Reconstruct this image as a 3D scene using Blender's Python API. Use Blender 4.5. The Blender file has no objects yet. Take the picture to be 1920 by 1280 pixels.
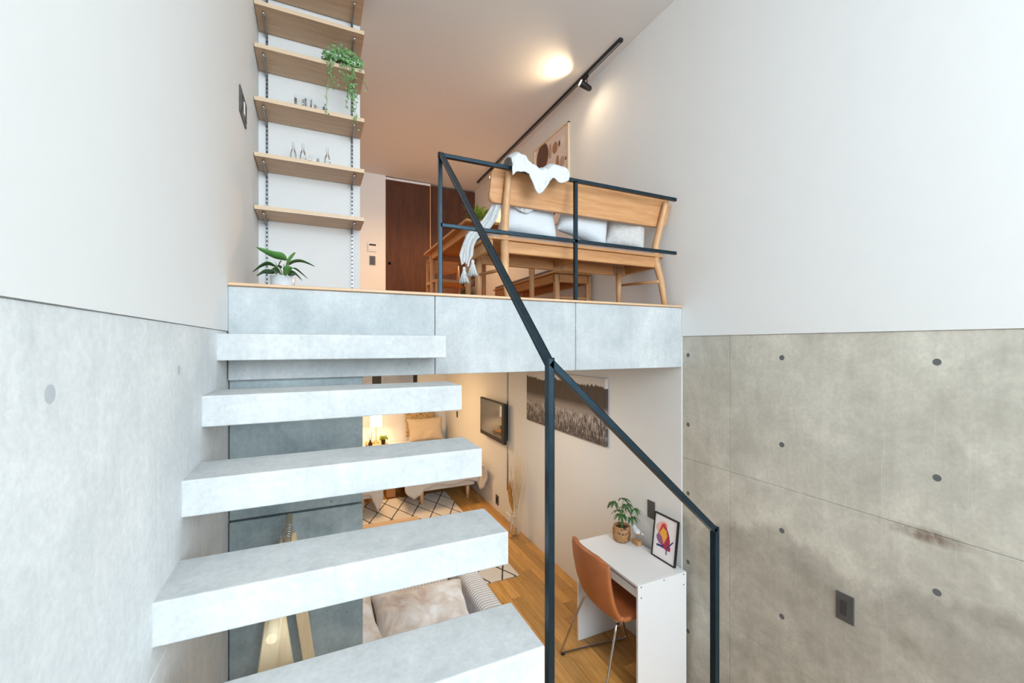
import bpy, bmesh, math, random
from mathutils import Vector, Matrix, noise
from mathutils.geometry import delaunay_2d_cdt
random.seed(7)
PI = math.pi
C = bpy.context.scene.collection
LIFT = 2.105            # everything is drawn with the eye at z=0, then raised so that the lower floor is z=0

# ------------------------------------------------------------------ camera, world, lights, exposure
cam = bpy.data.objects.new('camera', bpy.data.cameras.new('camera')); C.objects.link(cam)
cam.data.lens = 15.0; cam.data.sensor_width = 36.0; cam.data.shift_y = 6 / 1920
cam.data.clip_start = 0.02
cam.rotation_euler = (PI / 2, 0, -math.radians(24.8)); cam.location = (0, 0, 0)
bpy.context.scene.camera = cam

W = bpy.data.worlds.new('world'); bpy.context.scene.world = W; W.use_nodes = True
W.node_tree.nodes['Background'].inputs[0].default_value = (0.72, 0.86, 1.0, 1)
W.node_tree.nodes['Background'].inputs[1].default_value = 1.0
vs = bpy.context.scene.view_settings
vs.view_transform = 'Standard'; vs.look = 'None'; vs.gamma = 1; vs.exposure = 0.40; vs.use_curve_mapping = False

def area(name, loc, rot, sx, sy, power, col, spread=180):
    l = bpy.data.lights.new(name, 'AREA'); l.shape = 'RECTANGLE'; l.size = sx; l.size_y = sy
    l.energy = power; l.color = col; l.spread = math.radians(spread)
    o = bpy.data.objects.new(name, l); C.objects.link(o); o.location = loc; o.rotation_euler = rot; return o
def spot(name, loc, target, power, col, size, blend=0.6, rad=0.03):
    l = bpy.data.lights.new(name, 'SPOT'); l.energy = power; l.color = col
    l.spot_size = math.radians(size); l.spot_blend = blend; l.shadow_soft_size = rad
    o = bpy.data.objects.new(name, l); C.objects.link(o); o.location = loc
    o.rotation_euler = (Vector(target) - Vector(loc)).to_track_quat('-Z', 'Y').to_euler(); return o
def point(name, loc, power, col, rad=0.05):
    l = bpy.data.lights.new(name, 'POINT'); l.energy = power; l.color = col; l.shadow_soft_size = rad
    o = bpy.data.objects.new(name, l); C.objects.link(o); o.location = loc; return o

WARM = (1.0, 0.62, 0.30)
# daylight through the tall window behind the stairs
area('window_daylight', (0.95, -2.96, 0.86), (PI / 2 - math.radians(12), 0, math.radians(3)), 2.0, 2.5, 160, (0.80, 0.915, 0.99))
# track spot turned up at the ceiling, second track head, bedroom downlights, bedside lamp bulb
spot('track_spot_beam', (1.92, 2.93, 2.115), (1.30, 3.04, 2.19), 13, (1, .74, .45), 130, 1.0, 0.025)
spot('track_wash_beam', (1.84, 2.90, 2.10), (2.10, 2.8, 1.70), 3.2, (1, .78, .52), 120, 1.0, 0.03)
spot('track_table_beam', (1.95, 4.9, 2.10), (1.15, 4.75, 0.4), 165, WARM, 125, 1.0, 0.06)
area('bedroom_ceiling_light', (0.9, 5.9, -0.18), (0, 0, 0), 0.5, 0.5, 22, WARM)
area('living_ceiling_light', (1.2, 3.3, -0.18), (0, 0, 0), 0.4, 0.4, 8, (1, .86, .70))
point('bedside_bulb', (0.89, 7.12, -1.25), 9, (1.0, 0.66, 0.36), 0.04)

# ------------------------------------------------------------------ node helpers and materials
class N:
    def __init__(s, name):
        s.m = bpy.data.materials.new(name); s.m.use_nodes = True; s.t = s.m.node_tree
        s.b = s.t.nodes['Principled BSDF']; s.tc = s.n('ShaderNodeTexCoord')
    def n(s, t): return s.t.nodes.new(t)
    def l(s, a, b): s.t.links.new(a, b)
    def setv(s, sock, v):
        if isinstance(v, bpy.types.NodeSocket): s.l(v, sock)
        else:
            if isinstance(v, tuple) and len(v) == 3 and sock.type == 'RGBA': v = (*v, 1)
            sock.default_value = v
    def co(s, scale=(1, 1, 1), loc=(0, 0, 0)):
        m = s.n('ShaderNodeMapping'); m.inputs['Scale'].default_value = scale; m.inputs['Location'].default_value = loc
        s.l(s.tc.outputs['Object'], m.inputs[0]); return m.outputs[0]
    def noise(s, vec, scale=5, detail=4, rough=0.5, dist=0):
        n = s.n('ShaderNodeTexNoise'); s.l(vec, n.inputs['Vector']); n.inputs['Scale'].default_value = scale
        n.inputs['Detail'].default_value = detail; n.inputs['Roughness'].default_value = rough
        n.inputs['Distortion'].default_value = dist; return n.outputs['Fac']
    def ramp(s, f, stops):
        r = s.n('ShaderNodeValToRGB'); s.l(f, r.inputs[0]); e = r.color_ramp.elements
        while len(e) < len(stops): e.new(0.5)
        for i, (p, c) in enumerate(stops):
            e[i].position = p; e[i].color = (c, c, c, 1) if isinstance(c, (int, float)) else (*c, 1)
        return r.outputs[0]
    def math(s, op, a, b=0.0, c=None):
        n = s.n('ShaderNodeMath'); n.operation = op; s.setv(n.inputs[0], a); s.setv(n.inputs[1], b)
        if c is not None: s.setv(n.inputs[2], c)
        return n.outputs[0]
    def mix(s, f, a, b, blend='MIX'):
        n = s.n('ShaderNodeMix'); n.data_type = 'RGBA'; n.blend_type = blend
        s.setv(n.inputs['Factor'], f); s.setv(n.inputs['A'], a); s.setv(n.inputs['B'], b); return n.outputs['Result']
    def xyz(s):
        n = s.n('ShaderNodeSeparateXYZ'); s.l(s.tc.outputs['Object'], n.inputs[0]); return n.outputs
    def bump(s, h, strength=0.2, dist=0.01):
        n = s.n('ShaderNodeBump'); n.inputs['Strength'].default_value = strength; n.inputs['Distance'].default_value = dist
        s.l(h, n.inputs['Height']); s.l(n.outputs[0], s.b.inputs['Normal'])
    def col(s, v): s.setv(s.b.inputs['Base Color'], v)
    def par(s, rough=0.5, metal=0.0, **k):
        s.b.inputs['Roughness'].default_value = rough; s.b.inputs['Metallic'].default_value = metal
        for a, v in k.items(): s.b.inputs[a.replace('_', ' ')].default_value = v

def plain(name, c, rough=0.5, metal=0.0, grain=0.04, scale=40, bump=0.0, **k):
    s = N(name); f = s.noise(s.co(), scale, 3)
    a = tuple(max(0, x * (1 - grain)) for x in c); b = tuple(min(1, x * (1 + grain)) for x in c)
    s.col(s.mix(f, a, b)); s.par(rough, metal, **k)
    if bump: s.bump(f, bump, 0.004)
    return s.m

def wood(name, light, dark, axis='x', scale=1.0, rough=0.45, vary=0.0):
    s = N(name); st = {'x': (1.2, 14, 14), 'y': (14, 1.2, 14), 'z': (14, 14, 1.2)}[axis]
    v = s.co(tuple(k * scale for k in st))
    if vary:
        oi = s.n('ShaderNodeObjectInfo'); ad = s.n('ShaderNodeVectorMath'); ad.operation = 'ADD'
        s.l(v, ad.inputs[0]); mu = s.math('MULTIPLY', oi.outputs['Random'], 37.0)
        cx = s.n('ShaderNodeCombineXYZ'); s.l(mu, cx.inputs[0]); s.l(mu, cx.inputs[1]); s.l(cx.outputs[0], ad.inputs[1]); v = ad.outputs[0]
    f1 = s.noise(v, 1.6, 6, 0.6, 0.6); f2 = s.noise(v, 7, 4, 0.6, 0.2)
    f = s.ramp(s.math('ADD', s.math('MULTIPLY', f1, 0.65), s.math('MULTIPLY', f2, 0.35)), [(0.36, 0.0), (0.66, 1.0)])
    c = s.mix(f, light, dark)
    if vary:
        hs = s.n('ShaderNodeHueSaturation'); s.l(c, hs.inputs['Color'])
        s.l(s.math('MULTIPLY_ADD', oi.outputs['Random'], vary, 1 - vary / 2), hs.inputs['Value'])
        hs.inputs['Saturation'].default_value = 1.0; c = hs.outputs[0]
    s.col(c); s.par(rough); s.bump(f2, 0.06, 0.002); return s.m

def concrete(name, light, dark, stained=False, cloudy=0.5):
    s = N(name); v = s.co(); px = s.xyz()
    big = s.noise(v, 1.3, 5, 0.62, 0.4); mid = s.noise(v, 5, 8, 0.72, 0.3); fine = s.noise(v, 60, 5, 0.7)
    strk = s.noise(s.co((16, 16, 0.9)), 1.4, 5, 0.65)
    f = s.math('ADD', s.math('MULTIPLY', big, cloudy), s.math('MULTIPLY', mid, 0.46))
    f = s.math('ADD', f, s.math('MULTIPLY', strk, 0.14))
    c = s.mix(s.ramp(f, [(0.42, 0.0), (0.64, 1.0)]), light, dark)
    c = s.mix(s.math('MULTIPLY', s.ramp(fine, [(0.35, 0.0), (0.7, 1.0)]), 0.26), c, tuple(x * 0.6 for x in dark))
    vo = s.n('ShaderNodeTexVoronoi'); s.l(v, vo.inputs['Vector']); vo.inputs['Scale'].default_value = 15
    rnd = s.n('ShaderNodeSeparateColor'); s.l(vo.outputs['Color'], rnd.inputs[0])
    rad = s.math('MULTIPLY', s.math('POWER', rnd.outputs[0], 5.0), 0.085)
    pit = s.math('MULTIPLY', s.math('LESS_THAN', vo.outputs['Distance'], rad), s.math('GREATER_THAN', big, 0.50))
    c = s.mix(s.math('MULTIPLY', pit, 0.6), c, (0.10, 0.10, 0.10))
    if stained:
        y, z = px[1], px[2]
        wv = s.noise(s.co((1, 1, 0.35)), 2.4, 7, 0.6, 0.5)
        lvl = s.math('ADD', z, s.math('MULTIPLY', wv, 0.62))            # lower lift of the pour, wavy edge
        lvl = s.math('ADD', lvl, s.math('MULTIPLY', y, 0.11))
        low = s.ramp(s.math('MULTIPLY', s.math('ADD', lvl, 0.50), -1.0), [(0.0, 0.0), (0.05, 0.75), (0.35, 0.5), (0.9, 0.8)])
        c = s.mix(s.math('MULTIPLY', low, s.math('MULTIPLY_ADD', mid, 1.5, -0.22)), c, (0.25, 0.222, 0.185))
        eff = s.math('SUBTRACT', 1.0, s.math('MULTIPLY', s.math('ABSOLUTE', s.math('ADD', lvl, 0.49)), 150.0))
        c = s.mix(s.math('MULTIPLY', s.math('MAXIMUM', eff, 0.0), s.math('MULTIPLY', mid, 0.75)), c, (0.62, 0.60, 0.54))
        # lime drips down from the joint area
        dr = s.noise(s.co((1, 11, 0.55)), 1.5, 3, 0.5, 0.35)
        dl = s.math('MAXIMUM', s.math('SUBTRACT', 1.0, s.math('MULTIPLY', s.math('ABSOLUTE', s.math('SUBTRACT', dr, 0.62)), 70.0)), 0.0)
        dz = s.math('MULTIPLY', s.ramp(s.math('MULTIPLY', z, -1.0), [(0.15, 0.0), (0.4, 1.0), (0.95, 0.3)]), s.math('LESS_THAN', y, 1.3))
        c = s.mix(s.math('MULTIPLY', s.math('MULTIPLY', dl, dz), 0.6), c, (0.66, 0.64, 0.58))
        # rusty stain under the joint
        e1 = s.math('POWER', s.math('DIVIDE', s.math('SUBTRACT', y, 0.83), 0.16), 2.0)
        e2 = s.math('POWER', s.math('DIVIDE', s.math('ADD', z, 0.725), 0.035), 2.0)
        st = s.math('MAXIMUM', s.math('SUBTRACT', 1.0, s.math('ADD', e1, e2)), 0.0)
        st = s.math('MULTIPLY', st, s.ramp(mid, [(0.4, 0.2), (0.6, 1.0)]))
        c = s.mix(st, c, (0.15, 0.085, 0.05))
    s.col(c); s.par(0.78)
    h = s.math('ADD', s.math('MULTIPLY', fine, 0.5), s.math('SUBTRACT', s.math('MULTIPLY', mid, 1.2), s.math('MULTIPLY', pit, 2.5)))
    s.bump(h, 0.22, 0.006); return s.m

M = {}
M['white'] = plain('white_plaster', (0.80, 0.805, 0.80), 0.85, grain=0.015, scale=9, bump=0.03)
M['ceil'] = plain('ceiling_plaster', (0.72, 0.70, 0.68), 0.9, grain=0.01, scale=6)
M['conc'] = concrete('pale_concrete', (0.62, 0.65, 0.66), (0.42, 0.455, 0.47))
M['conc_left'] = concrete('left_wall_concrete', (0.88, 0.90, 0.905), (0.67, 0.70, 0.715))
M['conc_under'] = concrete('shaded_side_concrete', (0.50, 0.58, 0.60), (0.25, 0.315, 0.34))  # darker, bluer copy of the concrete, shade put into its colour
M['conc_right'] = concrete('stained_concrete', (0.74, 0.71, 0.62), (0.49, 0.465, 0.40), True)
M['tread'] = concrete('tread_concrete', (0.68, 0.69, 0.69), (0.47, 0.495, 0.50), cloudy=0.4)
M['gap'] = plain('dark_gap', (0.05, 0.05, 0.05), 0.9)
M['steel'] = plain('blackened_steel', (0.017, 0.037, 0.053), 0.36, 0.7, grain=0.35, scale=30)  # blue in the base colour stands in for reflected sky
M['nosing'] = wood('nosing_oak', (0.72, 0.50, 0.32), (0.58, 0.38, 0.22), 'x')
M['floorwood'] = wood('floor_oak', (0.62, 0.335, 0.10), (0.40, 0.19, 0.045), 'y', 1.0, 0.34, vary=0.5)
M['upfloor'] = wood('upper_floor_oak', (0.55, 0.30, 0.13), (0.42, 0.21, 0.08), 'y', 1.0, 0.4)
M['shelf'] = wood('shelf_oak', (0.62, 0.42, 0.26), (0.44, 0.28, 0.16), 'x', 1.3)
M['shelfend'] = wood('shelf_edge', (0.78, 0.60, 0.42), (0.68, 0.50, 0.34), 'x', 1.3)
M['oakx'] = wood('bench_oak_x', (0.65, 0.345, 0.155), (0.49, 0.225, 0.085), 'x', 1.4)
M['oaky'] = wood('bench_oak_y', (0.60, 0.33, 0.14), (0.45, 0.22, 0.08), 'y', 1.4)
M['oakz'] = wood('bench_oak_z', (0.67, 0.40, 0.21), (0.52, 0.275, 0.125), 'z', 1.4)
M['tabley'] = wood('table_oak_y', (0.56, 0.26, 0.09), (0.40, 0.16, 0.045), 'y', 1.2)
M['doorz'] = wood('dark_walnut_door', (0.105, 0.030, 0.007), (0.045, 0.012, 0.003), 'z', 1.2, 0.7)
M['pine'] = wood('pine', (0.80, 0.66, 0.45), (0.70, 0.54, 0.33), 'z', 1.5)
M['chrome'] = plain('chrome', (0.55, 0.55, 0.56), 0.15, 1.0)
M['zinc'] = plain('zinc_steel', (0.33, 0.34, 0.36), 0.35, 0.9)
M['linen'] = plain('white_linen', (0.66, 0.68, 0.71), 0.9, grain=0.04, scale=60, bump=0.3)
M['throw'] = plain('white_waffle_throw', (0.62, 0.645, 0.66), 0.95, grain=0.12, scale=110, bump=0.8)
M['grey'] = plain('grey_fabric', (0.24, 0.24, 0.26), 0.95, grain=0.15, scale=200, bump=0.3)
M['beigepil'] = plain('beige_slub_fabric', (0.60, 0.58, 0.56), 0.95, grain=0.2, scale=50, bump=0.3)
M['darkplate'] = plain('charcoal_plastic', (0.085, 0.083, 0.082), 0.45)
M['darkin'] = plain('charcoal_rocker', (0.05, 0.05, 0.05), 0.35)
M['black'] = plain('black_plastic', (0.008, 0.008, 0.008), 0.5)
M['laminate'] = plain('white_laminate', (0.80, 0.80, 0.81), 0.4, grain=0.01)
M['screw'] = plain('screw_cap', (0.16, 0.12, 0.10), 0.5)
M['leather'] = plain('tan_leather', (0.42, 0.135, 0.045), 0.42, grain=0.14, scale=14, bump=0.12)
M['leaf'] = plain('leaf_green', (0.035, 0.115, 0.028), 0.4, grain=0.5, scale=18)
M['leafb'] = plain('leaf_bright', (0.10, 0.30, 0.07), 0.45, grain=0.35, scale=18)
M['leafi'] = plain('ivy_green', (0.17, 0.36, 0.13), 0.5, grain=0.5, scale=25)
M['leaff'] = plain('fern_green', (0.30, 0.42, 0.04), 0.5, grain=0.4, scale=25)
M['stem'] = plain('stem_green', (0.10, 0.20, 0.05), 0.5)
M['soil'] = plain('soil', (0.05, 0.03, 0.02), 0.95, grain=0.4)
M['potwhite'] = plain('white_ceramic', (0.72, 0.75, 0.78), 0.3)
M['bulb'] = plain('brass', (0.55, 0.38, 0.15), 0.3, 1.0)
M['straw'] = plain('straw', (0.72, 0.56, 0.36), 0.8, grain=0.25)
M['strawgold'] = plain('golden_wheat', (0.55, 0.27, 0.06), 0.8, grain=0.3)
M['cream'] = plain('cream_knit', (0.62, 0.50, 0.36), 0.95, grain=0.12, scale=60, bump=0.3)
M['duvet'] = plain('beige_duvet', (0.60, 0.54, 0.48), 0.95, grain=0.06, scale=30, bump=0.15)
M['shade'] = plain('lamp_shade_cloth', (0.8, 0.7, 0.55), 0.9)
b_ = M['shade'].node_tree.nodes['Principled BSDF']; b_.inputs['Emission Color'].default_value = (1, 0.80, 0.52, 1); b_.inputs['Emission Strength'].default_value = 2.6
M['lens'] = plain('lit_lens', (0.9, 0.8, 0.6), 0.4)
b_ = M['lens'].node_tree.nodes['Principled BSDF']; b_.inputs['Emission Color'].default_value = (1, 0.75, 0.45, 1); b_.inputs['Emission Strength'].default_value = 6
M['tv'] = plain('glossy_screen', (0.01, 0.01, 0.011), 0.05, grain=0.0, Specular_IOR_Level=0.9)
def glass():
    s = N('clear_glass'); fr = s.n('ShaderNodeFresnel'); fr.inputs[0].default_value = 1.5
    tr = s.n('ShaderNodeBsdfTransparent'); tr.inputs[0].default_value = (0.93, 0.96, 0.97, 1); gl = s.n('ShaderNodeBsdfGlossy'); gl.inputs['Roughness'].default_value = 0.03
    mx = s.n('ShaderNodeMixShader'); s.l(fr.outputs[0], mx.inputs[0]); s.l(tr.outputs[0], mx.inputs[1]); s.l(gl.outputs[0], mx.inputs[2])
    s.l(mx.outputs[0], s.t.nodes['Material Output'].inputs['Surface']); return s.m
M['glass'] = glass()
def brown_pattern():
    s = N('brown_patterned_fabric'); f = s.noise(s.co(), 38, 3, 0.5, 1.5)
    s.col(s.mix(s.ramp(f, [(0.42, 0.0), (0.52, 1.0)]), (0.24, 0.13, 0.05), (0.55, 0.40, 0.22))); s.par(0.95); return s.m
M['brownpat'] = brown_pattern()
def velvet():
    s = N('champagne_velvet'); f = s.noise(s.co(), 5, 5, 0.6, 0.7)
    s.col(s.ramp(f, [(0.34, (0.50, 0.36, 0.28)), (0.5, (0.70, 0.62, 0.57)), (0.62, (0.85, 0.83, 0.83))])); s.par(0.55, Sheen_Weight=0.5); s.bump(f, 0.5, 0.02); return s.m
M['velvet'] = velvet()
def ribbed(ax):
    s = N('ribbed_corduroy_' + ax); p = s.xyz()[{'x': 0, 'y': 1}[ax]]
    r = s.math('SINE', s.math('MULTIPLY', p, 2 * PI / 0.024)); f = s.math('MULTIPLY_ADD', r, 0.5, 0.5)
    s.col(s.mix(f, (0.60, 0.585, 0.59), (0.80, 0.79, 0.80))); s.par(0.95); s.bump(f, 0.6, 0.01); return s.m
M['ribx'] = ribbed('x'); M['riby'] = ribbed('y')
def rug():
    s = N('diamond_rug'); p = s.xyz(); wob = s.math('MULTIPLY', s.noise(s.co(), 22, 3), 0.05)
    a = s.math('DIVIDE', p[0], 0.25); b = s.math('DIVIDE', p[1], 0.54)
    def line(v):
        fr = s.math('ABSOLUTE', s.math('SUBTRACT', s.math('FRACT', s.math('ADD', v, wob)), 0.5))
        return s.math('LESS_THAN', fr, 0.030)
    # lines are at integer + 0.5 of v
    u = s.math('ADD', s.math('ADD', a, b), 0.415 - 0.025 + 100); w = s.math('ADD', s.math('SUBTRACT', a, b), 0.897 - 0.025 + 100)
    ln = s.math('MAXIMUM', line(u), line(w))
    pile = s.noise(s.co(), 160, 2)
    s.col(s.mix(ln, s.mix(pile, (0.66, 0.60, 0.54), (0.80, 0.75, 0.69)), (0.035, 0.03, 0.03))); s.par(0.98); s.bump(pile, 0.6, 0.01); return s.m
M['rug'] = rug()
def lake():
    s = N('lake_print'); p = s.xyz(); y, z = p[1], p[2]
    tree_n = s.noise(s.co((0, 34, 0)), 1.0, 6, 0.75); hill = s.noise(s.co((0, 2.2, 0)), 1.0, 2)
    top = s.math('ADD', s.math('MULTIPLY', tree_n, 0.12), s.math('MULTIPLY', hill, 0.12))
    top = s.math('ADD', top, -0.50)
    top = s.math('ADD', top, s.math('MULTIPLY', y, 0.012))
    sky = s.math('GREATER_THAN', z, top)
    dark = s.mix(s.noise(s.co((0, 30, 3)), 1.0, 3), (0.045, 0.030, 0.022), (0.085, 0.062, 0.048))
    band = s.ramp(s.math('MULTIPLY_ADD', z, -10.0, -5.0), [(0.0, 0.0), (0.35, 0.55), (0.6, 1.0)])     # z -0.50 .. -0.60
    lakec = s.mix(band, (0.07, 0.05, 0.04), (0.27, 0.23, 0.21))
    reed = s.noise(s.co((0, 75, 14)), 1.0, 5, 0.7, 0.6)
    dens = s.math('MULTIPLY_ADD', z, -0.42, -0.20)
    rd = s.ramp(s.math('SUBTRACT', s.math('ADD', reed, 0.0), dens), [(0.40, 0.0), (0.50, 1.0)])
    reeds = s.mix(rd, (0.07, 0.055, 0.05), (0.52, 0.47, 0.45))
    low = s.mix(s.ramp(s.math('MULTIPLY_ADD', z, -20.0, -11.4), [(0.0, 0.0), (0.8, 1.0)]), lakec, reeds)
    c = s.mix(s.math('LESS_THAN', z, -0.50), dark, low)
    cloud = s.mix(s.noise(s.co((0, 2, 9)), 2, 4), (0.55, 0.52, 0.50), (0.70, 0.68, 0.66))
    s.col(s.mix(sky, c, cloud)); s.par(0.6); return s.m
M['lake'] = lake()
def mist():
    s = N('misty_print'); f = s.noise(s.co((1, 1, 3)), 4, 4)
    s.col(s.mix(f, (0.18, 0.23, 0.34), (0.42, 0.48, 0.62))); s.par(0.5); return s.m
M['mist'] = mist()
M['paper'] = plain('print_paper', (0.88, 0.85, 0.87), 0.7, grain=0.01)
M['paperwarm'] = plain('warm_print_paper', (0.80, 0.69, 0.64), 0.7, grain=0.02)
for nm, c in dict(ink_red=(0.42, 0.03, 0.07), ink_bright=(0.70, 0.05, 0.06), ink_yellow=(0.90, 0.42, 0.06), ink_navy=(0.04, 0.04, 0.20),
                  ink_peach=(0.85, 0.52, 0.44), ink_purple=(0.30, 0.12, 0.26), ink_brown=(0.14, 0.075, 0.05), ink_tan=(0.42, 0.24, 0.13), ink_rose=(0.52, 0.36, 0.28), ink_pale=(0.85, 0.80, 0.74)).items():
    M[nm] = plain(nm, c, 0.7, grain=0.05)
def bark():
    s = N('carved_wood_pot'); v = s.co(); f = s.noise(s.co((1, 1, 0.25)), 90, 4, 0.6); r = s.noise(v, 22, 2, 0.5, 1.5)
    c = s.mix(f, (0.52, 0.28, 0.12), (0.26, 0.11, 0.04)); s.col(s.mix(s.ramp(r, [(0.55, 0.0), (0.62, 1.0)]), c, (0.07, 0.03, 0.015)))
    s.par(0.55); s.bump(f, 0.4, 0.006); return s.m
M['bark'] = bark()

# ------------------------------------------------------------------ mesh helpers
def nb(): return bmesh.new()
def box(bm, x0, x1, y0, y1, z0, z1, bev=0.0, seg=1, mat=None):
    r = bmesh.ops.create_cube(bm, size=1.0); vs_ = r['verts']
    for v in vs_:
        v.co.x = x0 + (v.co.x + .5) * (x1 - x0); v.co.y = y0 + (v.co.y + .5) * (y1 - y0); v.co.z = z0 + (v.co.z + .5) * (z1 - z0)
    if mat is not None:
        for v in vs_: v.co = mat @ v.co
    if bev:
        es = list({e for v in vs_ for e in v.link_edges})
        bmesh.ops.bevel(bm, geom=es, offset=bev, segments=seg, affect='EDGES', profile=0.5)
    return bm
def frame_of(d):
    d = d.normalized(); u = Vector((0, 0, 1)) if abs(d.z) < 0.95 else Vector((1, 0, 0))
    a = d.cross(u).normalized(); return a, d.cross(a).normalized()
def tube(bm, pts, rad, seg=8, caps=True, flat=1.0):
    pts = [Vector(p) for p in pts]; n = len(pts); rs = rad if isinstance(rad, (list, tuple)) else [rad] * n
    rings = []; a = None
    for i, p in enumerate(pts):
        d = (pts[min(i + 1, n - 1)] - pts[max(i - 1, 0)])
        if d.length < 1e-9: d = Vector((0, 0, 1))
        d.normalize()
        if a is None: a, b = frame_of(d)
        else:
            a = (a - d * a.dot(d)); a.normalize(); b = d.cross(a).normalized()
        rings.append([bm.verts.new(p + (a * math.cos(2 * PI * k / seg) + b * math.sin(2 * PI * k / seg) * flat) * rs[i]) for k in range(seg)])
    for i in range(n - 1):
        for k in range(seg): bm.faces.new((rings[i][k], rings[i][(k + 1) % seg], rings[i + 1][(k + 1) % seg], rings[i + 1][k]))
    if caps: bm.faces.new(rings[0][::-1]); bm.faces.new(rings[-1])
    return bm
def lathe(bm, prof, c=(0, 0, 0), seg=24, axis='z'):
    c = Vector(c); rings = []
    for r, h in prof:
        ring = []
        for k in range(seg):
            t = 2 * PI * k / seg; p = (math.cos(t) * r, math.sin(t) * r, h)
            if axis == 'x': p = (p[2], p[0], p[1])
            if axis == 'y': p = (p[0], p[2], p[1])
            ring.append(bm.verts.new(c + Vector(p)))
        rings.append(ring)
    for i in range(len(rings) - 1):
        for k in range(seg): bm.faces.new((rings[i][k], rings[i][(k + 1) % seg], rings[i + 1][(k + 1) % seg], rings[i + 1][k]))
    if prof[0][0] > 1e-5: bm.faces.new(rings[0][::-1])
    if prof[-1][0] > 1e-5: bm.faces.new(rings[-1])
    return bm
def prism(bm, poly, f0, f1):
    """poly: list of 2D points; f0/f1 map a 2D point to 3D for the two faces"""
    a = [bm.verts.new(f0(p)) for p in poly]; b = [bm.verts.new(f1(p)) for p in poly]; n = len(poly)
    bm.faces.new(a); bm.faces.new(b[::-1])
    for i in range(n): bm.faces.new((a[i], b[i], b[(i + 1) % n], a[(i + 1) % n]))
    return bm
def rrect(x0, x1, z0, z1, r, seg=5):
    out = []
    for cx, cz, a0 in ((x1 - r, z1 - r, 0), (x0 + r, z1 - r, 90), (x0 + r, z0 + r, 180), (x1 - r, z0 + r, 270)):
        for k in range(seg + 1):
            t = math.radians(a0 + 90 * k / seg); out.append((cx + r * math.cos(t), cz + r * math.sin(t)))
    return out
def sheet(bm, fn, nu, nv):
    g = [[bm.verts.new(fn(i / nu, j / nv)) for j in range(nv + 1)] for i in range(nu + 1)]
    for i in range(nu):
        for j in range(nv): bm.faces.new((g[i][j], g[i + 1][j], g[i + 1][j + 1], g[i][j + 1]))
    return bm
def nz(p, s=1.0): return noise.noise(Vector(p) * s)

def tag(o, label=None, cat=None, group=None, kind=None):
    if label: o['label'] = label
    if cat: o['category'] = cat
    if group: o['group'] = group
    if kind: o['kind'] = kind
    return o
def wloc(p):
    v = Vector((0, 0, 0))
    while p is not None: v += p.location; p = p.parent
    return v
def obj(name, bm, m, parent=None, smooth=False, world=True, center=False, solid=0.0, sub=0, label=None, kind=None):
    bmesh.ops.recalc_face_normals(bm, faces=bm.faces)
    me = bpy.data.meshes.new(name); off = Vector((0, 0, 0))
    if parent is not None and world: off = wloc(parent)
    if center:
        xs = [v.co for v in bm.verts]
        lo = Vector([min(v[i] for v in xs) for i in range(3)]); hi = Vector([max(v[i] for v in xs) for i in range(3)])
        off = Vector(((lo.x + hi.x) / 2, (lo.y + hi.y) / 2, lo.z))
    if off.length: bmesh.ops.translate(bm, verts=bm.verts, vec=-off)
    bm.to_mesh(me); bm.free()
    me.materials.append(M[m] if isinstance(m, str) else m)
    if smooth:
        for p in me.polygons: p.use_smooth = len(p.vertices) <= 4
    o = bpy.data.objects.new(name, me); C.objects.link(o); o.parent = parent
    if center: o.location = off
    if solid:
        md = o.modifiers.new('solid', 'SOLIDIFY'); md.thickness = solid; md.offset = 0
    if sub:
        md = o.modifiers.new('sub', 'SUBSURF'); md.levels = sub; md.render_levels = sub
    if label: o['label'] = label
    if kind: o['kind'] = kind
    return o
def thing(name, label, cat, loc=(0, 0, 0), group=None, rotz=0):
    o = bpy.data.objects.new(name, None); C.objects.link(o); o.location = loc; o.rotation_euler = (0, 0, rotz)
    o.empty_display_size = 0.1; return tag(o, label, cat, group)
def struct(name, bm, m, parent=None):
    o = obj(name, bm, m, parent)
    if parent is None: o['kind'] = 'structure'
    return o
def dup(root, loc, label=None):
    r = root.copy(); C.objects.link(r); r.location = loc
    if label: r['label'] = label
    for ch in list(root.children):
        c = ch.copy(); C.objects.link(c); c.parent = r
        for g in ch.children:
            d = g.copy(); C.objects.link(d); d.parent = c
    return r

XL, XR, CEI, FL, SF = -0.312, 2.106, 2.22, -2.105, 2.0      # left wall, right wall, ceiling, lower floor, slab face
FU = 0.245                                                   # upper floor level
# ------------------------------------------------------------------ structure
# walls in white plaster above the concrete line; each carries its formwork panels as parts
bm = nb(); box(bm, XR, XR + .2, -3.0, 5.9, 0.054, CEI + .1); box(bm, XR, XR + .2, 2.0, 7.55, -2.2, 0.054)
wall_r = struct('wall_right', bm, 'white')
bm = nb(); box(bm, XL - .2, XL, -3.0, 3.2, 0.054, CEI + .1); box(bm, XL - .2, XL, 2.15, 7.55, -2.2, 0.0)
wall_l = struct('wall_left', bm, 'white')

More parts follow.
